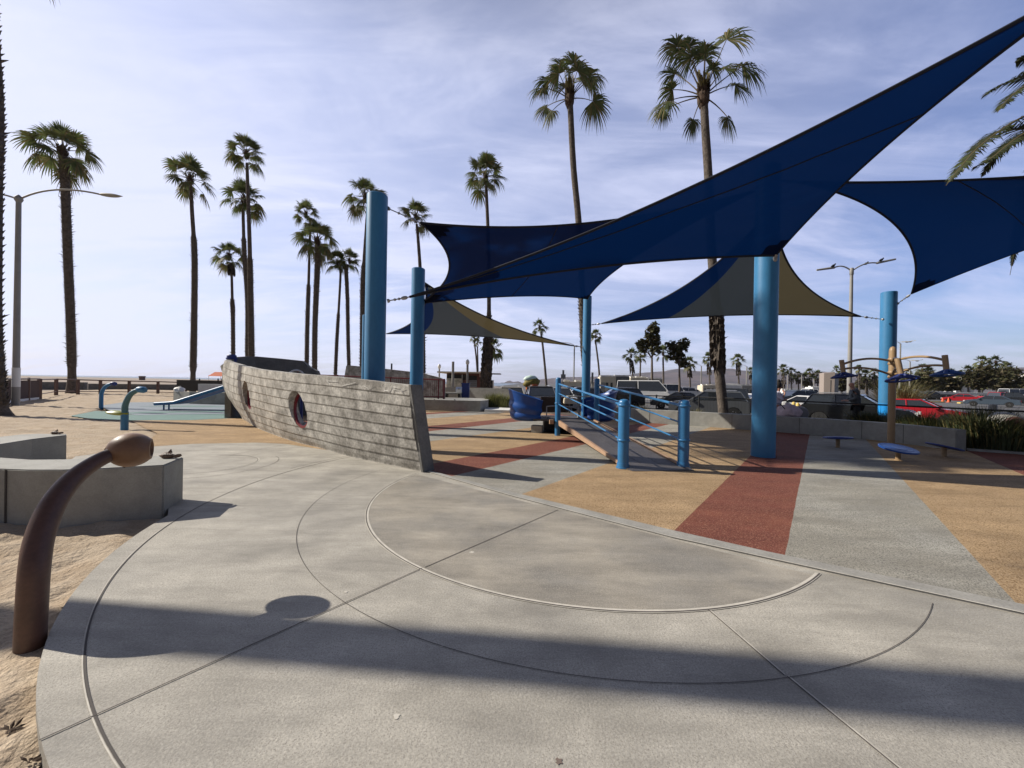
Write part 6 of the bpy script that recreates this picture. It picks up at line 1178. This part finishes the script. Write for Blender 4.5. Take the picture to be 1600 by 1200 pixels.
# ================================================================ PEOPLE
def skinmesh(name, joints, edges, mt, parent, sub=2, post=None):
    me = bpy.data.meshes.new(name); me.from_pydata([j[0] for j in joints], edges, []); o = bpy.data.objects.new(name, me); C.objects.link(o); md = o.modifiers.new('s', 'SKIN'); md.use_smooth_shade = True
    for i, j in enumerate(joints): r = j[1]; me.skin_vertices[0].data[i].radius = (r if isinstance(r, tuple) else (r, r))
    me.skin_vertices[0].data[0].use_root = True; s = o.modifiers.new('d', 'SUBSURF'); s.levels = s.render_levels = sub; bpy.context.view_layer.update()
    nm = bpy.data.meshes.new_from_object(o.evaluated_get(bpy.context.evaluated_depsgraph_get())); bpy.data.objects.remove(o)
    if post: post(nm)
    nm.materials.clear(); nm.materials.append(mt); nm.shade_smooth(); o = bpy.data.objects.new(name, nm); C.objects.link(o); o.parent = parent; return o
def head_post(c, f, hr):
    def fn(me):     # sculpt eye hollows, nose, chin on the skinned head
        f_ = Vector(f).normalized(); s_ = f_.cross(Vector((0, 0, 1))).normalized()
        for v in me.vertices:
            d = v.co - Vector(c)
            if d.length < hr * 1.5:
                a, b, z = d.dot(f_), d.dot(s_), d.z
                if a > 0:
                    v.co += f_ * (.030 * math.exp(-(b * b + (z + .015) ** 2 * .6) / .0006)); v.co -= f_ * (.010 * math.exp(-((abs(b) - .035) ** 2 + (z - .02) ** 2) / .0004)); v.co += f_ * (.012 * math.exp(-(b * b + (z + .09) ** 2) / .0012))
                v.co += s_ * (.016 * math.exp(-(((abs(b) - .085) ** 2) + z * z + (a + .01) ** 2) / .0008)) * (1 if b > 0 else -1)
    return fn
def person(loc, rz, label, arms, top, bottom, hairm, facing=1.0, lean=.12, sit=False, hood=False):
    t = thing('person', tuple(loc), label, 'person', world=False); t.rotation_euler = (0, 0, rz); Lx = lean
    hp_ = .93; sh = 1.46; hd = Vector((Lx * 1.25 + .03, 0, 1.66)); f = (1, 0, -.08)
    J = [((0, 0, hp_), (.15, .12)), ((Lx * .4, 0, 1.15), (.14, .11)), ((Lx * .9, 0, 1.34), (.14, .10)), ((Lx * 1.05, 0, 1.49), .06), ((hd.x - .015, 0, 1.60), (.075, .07)), ((hd.x, 0, 1.70), (.088, .10)), ((hd.x - .01, 0, 1.765), (.06, .065))]
    E_ = [(0, 1), (1, 2), (2, 3), (3, 4), (4, 5), (5, 6)]
    for sy in (-1, 1):
        n = len(J); J += [((0.0, sy * .10, .86), .095), ((.03, sy * .11, .48), .062), ((-.02, sy * .12, .09), .042), ((.10, sy * .13, .04), (.04, .035)), ((.17, sy * .135, .03), (.03, .02))]; E_ += [(0, n), (n, n + 1), (n + 1, n + 2), (n + 2, n + 3), (n + 3, n + 4)]
        el, wr_, hnd = arms[0 if sy < 0 else 1]; n = len(J); J += [((Lx * .95, sy * .19, 1.41), .045), (el, .036), (wr_, .028), (hnd, (.040, .020))]; E_ += [(2, n), (n, n + 1), (n + 1, n + 2), (n + 2, n + 3)]
        dv = (Vector(hnd) - Vector(wr_)).normalized(); sd = dv.cross(Vector((0, 0, 1))).normalized()
        for k in range(4):
            a = Vector(hnd) + sd * (.024 * (k - 1.5)) + dv * .03; n2 = len(J); J += [(tuple(a), .010), (tuple(a + dv * .045 + Vector((0, 0, -.008))), .009), (tuple(a + dv * .07 + Vector((0, 0, -.028))), .008)]; E_ += [(n + 3, n2), (n2, n2 + 1), (n2 + 1, n2 + 2)]
        n2 = len(J); J += [(tuple(Vector(wr_) + dv * .05 + sd * (.04 * sy)), .011), (tuple(Vector(wr_) + dv * .085 + sd * (.055 * sy) + Vector((0, 0, -.015))), .009)]; E_ += [(n + 3, n2), (n2, n2 + 1)]
    b_ = skinmesh('body', J, E_, K['skin'], t, 2, head_post((hd.x, 0, 1.68), f, .12))
    JJ = [((0, 0, .88), (.215, .185)), ((Lx * .4, 0, 1.15), (.205, .175)), ((Lx * .9, 0, 1.36), (.235, .18)), ((Lx * 1.02, 0, 1.47), (.13, .11))]; EE = [(0, 1), (1, 2), (2, 3)]
    for sy in (-1, 1): el, wr_, hnd = arms[0 if sy < 0 else 1]; n = len(JJ); JJ += [((Lx * .95, sy * .20, 1.41), .105), (el, .085), (tuple(Vector(el).lerp(Vector(wr_), .95 if hood else .15)), .066)]; EE += [(2, n), (n, n + 1), (n + 1, n + 2)]
    if hood: JJ += [((Lx * .6 - .07, 0, 1.50), (.13, .06)), ((Lx * .6 - .10, 0, 1.42), (.10, .05))]; EE += [(2, len(JJ) - 2), (len(JJ) - 2, len(JJ) - 1)]
    skinmesh('jacket' if hood else 'top', JJ, EE, top, t)
    JJ = [((0, 0, .92), (.20, .17))]; EE = []
    for sy in (-1, 1): n = len(JJ); JJ += [((0.0, sy * .10, .82), .115), ((.03, sy * .11, .48), .085), ((-.01, sy * .12, .12), .075)]; EE += [(0, n), (n, n + 1), (n + 1, n + 2)]
    skinmesh('trousers', JJ, EE, bottom, t)
    if hairm:
        m = MB(); m.lathe([(.02, .14), (.07, .125), (.105, .07), (.112, 0), (.10, -.07), (.05, -.12)], 20, (hd.x - .03, 0, 1.71), (-.15, 0, 1)); m.lathe([(.02, -.09), (.06, -.05), (.075, 0), (.05, .06), (.01, .08)], 14, (hd.x - .02, 0, 1.86)); m.lathe([(.02, .1), (.07, .05), (.07, -.08), (.02, -.16)], 12, (hd.x - .09, 0, 1.60)); m.build('hair', hairm, t, smooth=60)
    return t
cloth = lambda n, c: mat(n, c, .9, .18, 9, .4, 30)
mp_ = P(1338, 650, 14.9)
person((mp_.x, mp_.y, .09), R(150), 'bald man in a grey hooded jacket standing behind the low wall, facing left', [((.06, -.27, 1.16), (.28, -.14, 1.06), (.35, -.10, 1.06)), ((.06, .27, 1.15), (.28, .12, 1.05), (.35, .07, 1.05))], cloth('grey_jacket', (.085, .095, .105)), cloth('dark_trousers', (.02, .02, .022)), None, lean=.10, hood=True)
wp2 = P(1212, 650, 14.6)
person((wp2.x, wp2.y, -.02), R(-28), 'dark haired woman in a pale top, hand at her mouth, beside the thickest column', [((.16, -.27, 1.18), (.26, -.14, 1.42), (.22, -.08, 1.50)), ((.12, .28, 1.14), (.30, .16, 1.16), (.36, .14, 1.20))], cloth('lilac_top', (.50, .48, .58)), cloth('check_trousers', (.30, .27, .30)), mat('dark_hair', (.012, .009, .008), .8, .3, 30), lean=.05)
# stroller with a pink blanket
q = P(1232, 650, 14.3); t = thing('stroller', (q.x, q.y, 0), 'stroller heaped with a pale pink blanket in front of the woman', 'stroller'); m = MB()
for dy in (-.22, .22): m.tube([(q.x - .45, q.y + dy, 1.0), (q.x - .1, q.y + dy, .6), (q.x + .4, q.y + dy, .12)], .015, 6); m.tube([(q.x - .35, q.y + dy, .12), (q.x + .05, q.y + dy, .62)], .015, 6)
m.tube([(q.x - .45, q.y - .22, 1.0), (q.x - .45, q.y + .22, 1.0)], .02, 6); m.build('stroller_frame', K['black'], t)
m = MB(); bm_ = bmesh.new(); bmesh.ops.create_icosphere(bm_, subdivisions=4, radius=.36)
for v in bm_.verts:
    c_ = v.co.copy(); c_.x *= 1.2; c_.z *= .8; c_ *= 1 + .22 * nz(c_.x * 5, c_.y * 5, c_.z * 4) + .10 * nz(c_.x * 13, c_.y * 9, c_.z * 9); v.co = c_ + Vector((q.x + .02, q.y, .70))
m.add([v.co.copy() for v in bm_.verts], [tuple(v.index for v in f.verts) for f in bm_.faces]); bm_.free(); m.build('blanket', cloth('pink_blanket', (.55, .44, .47)), t, smooth=60)
m = MB(); m.lathe([(.22, -.2), (.27, -.08), (.27, .1), (.2, .2)], 20, (q.x + .36, q.y - .05, .66), (.3, 1, 0)); m.build('hood', mat('stroller_grey', (.20, .20, .21), .9), t, smooth=50)
for dx in (-.35, .4):
    for dy in (-.22, .22): m = MB(); m.lathe([(.08, -.02), (.12, -.02), (.12, .02), (.08, .02)], 16, (q.x + dx, q.y + dy, .12), (0, 1, 0)); m.build('wheel', K['tyre'], t)
# small beach people
for px, Y, c_, lb in ((313, 70, (.5, .5, .5), 'tiny seated figure in white beside the palm on the beach'), (342, 66, (.03, .03, .03), 'tiny dark figure under the orange canopy'), (348, 68, (.25, .25, .27), 'tiny figure in grey under the orange canopy')):
    q = P(px, 597, Y); person((q.x, q.y, q.z - 1.3), R(180), lb, [((.0, -.28, 1.15), (.12, -.26, .95), (.16, -.26, .9)), ((.0, .28, 1.15), (.12, .26, .95), (.16, .26, .9))], cloth('beach_top_%d' % px, c_), cloth('dark_trousers', (.02, .02, .022)), mat('dark_hair', (.012, .009, .008), .8, .3, 30))
# haze: pale even air round the whole scene
hz = MB(); hz.box((0, 3000, 120), (15000, 14000, 256)); HZ = bpy.data.materials.new('haze'); HZ.use_nodes = True; HZ.node_tree.nodes.remove(HZ.node_tree.nodes['Principled BSDF']); pv = HZ.node_tree.nodes.new('ShaderNodeVolumePrincipled'); pv.inputs['Color'].default_value = (.80, .84, 1.0, 1); pv.inputs['Density'].default_value = HAZE_D; pv.inputs['Anisotropy'].default_value = .2
HZ.node_tree.links.new(pv.outputs[0], HZ.node_tree.nodes['Material Output'].inputs['Volume'])
if HAZE_D > 0: tag(hz.build('haze', HZ), kind='stuff')
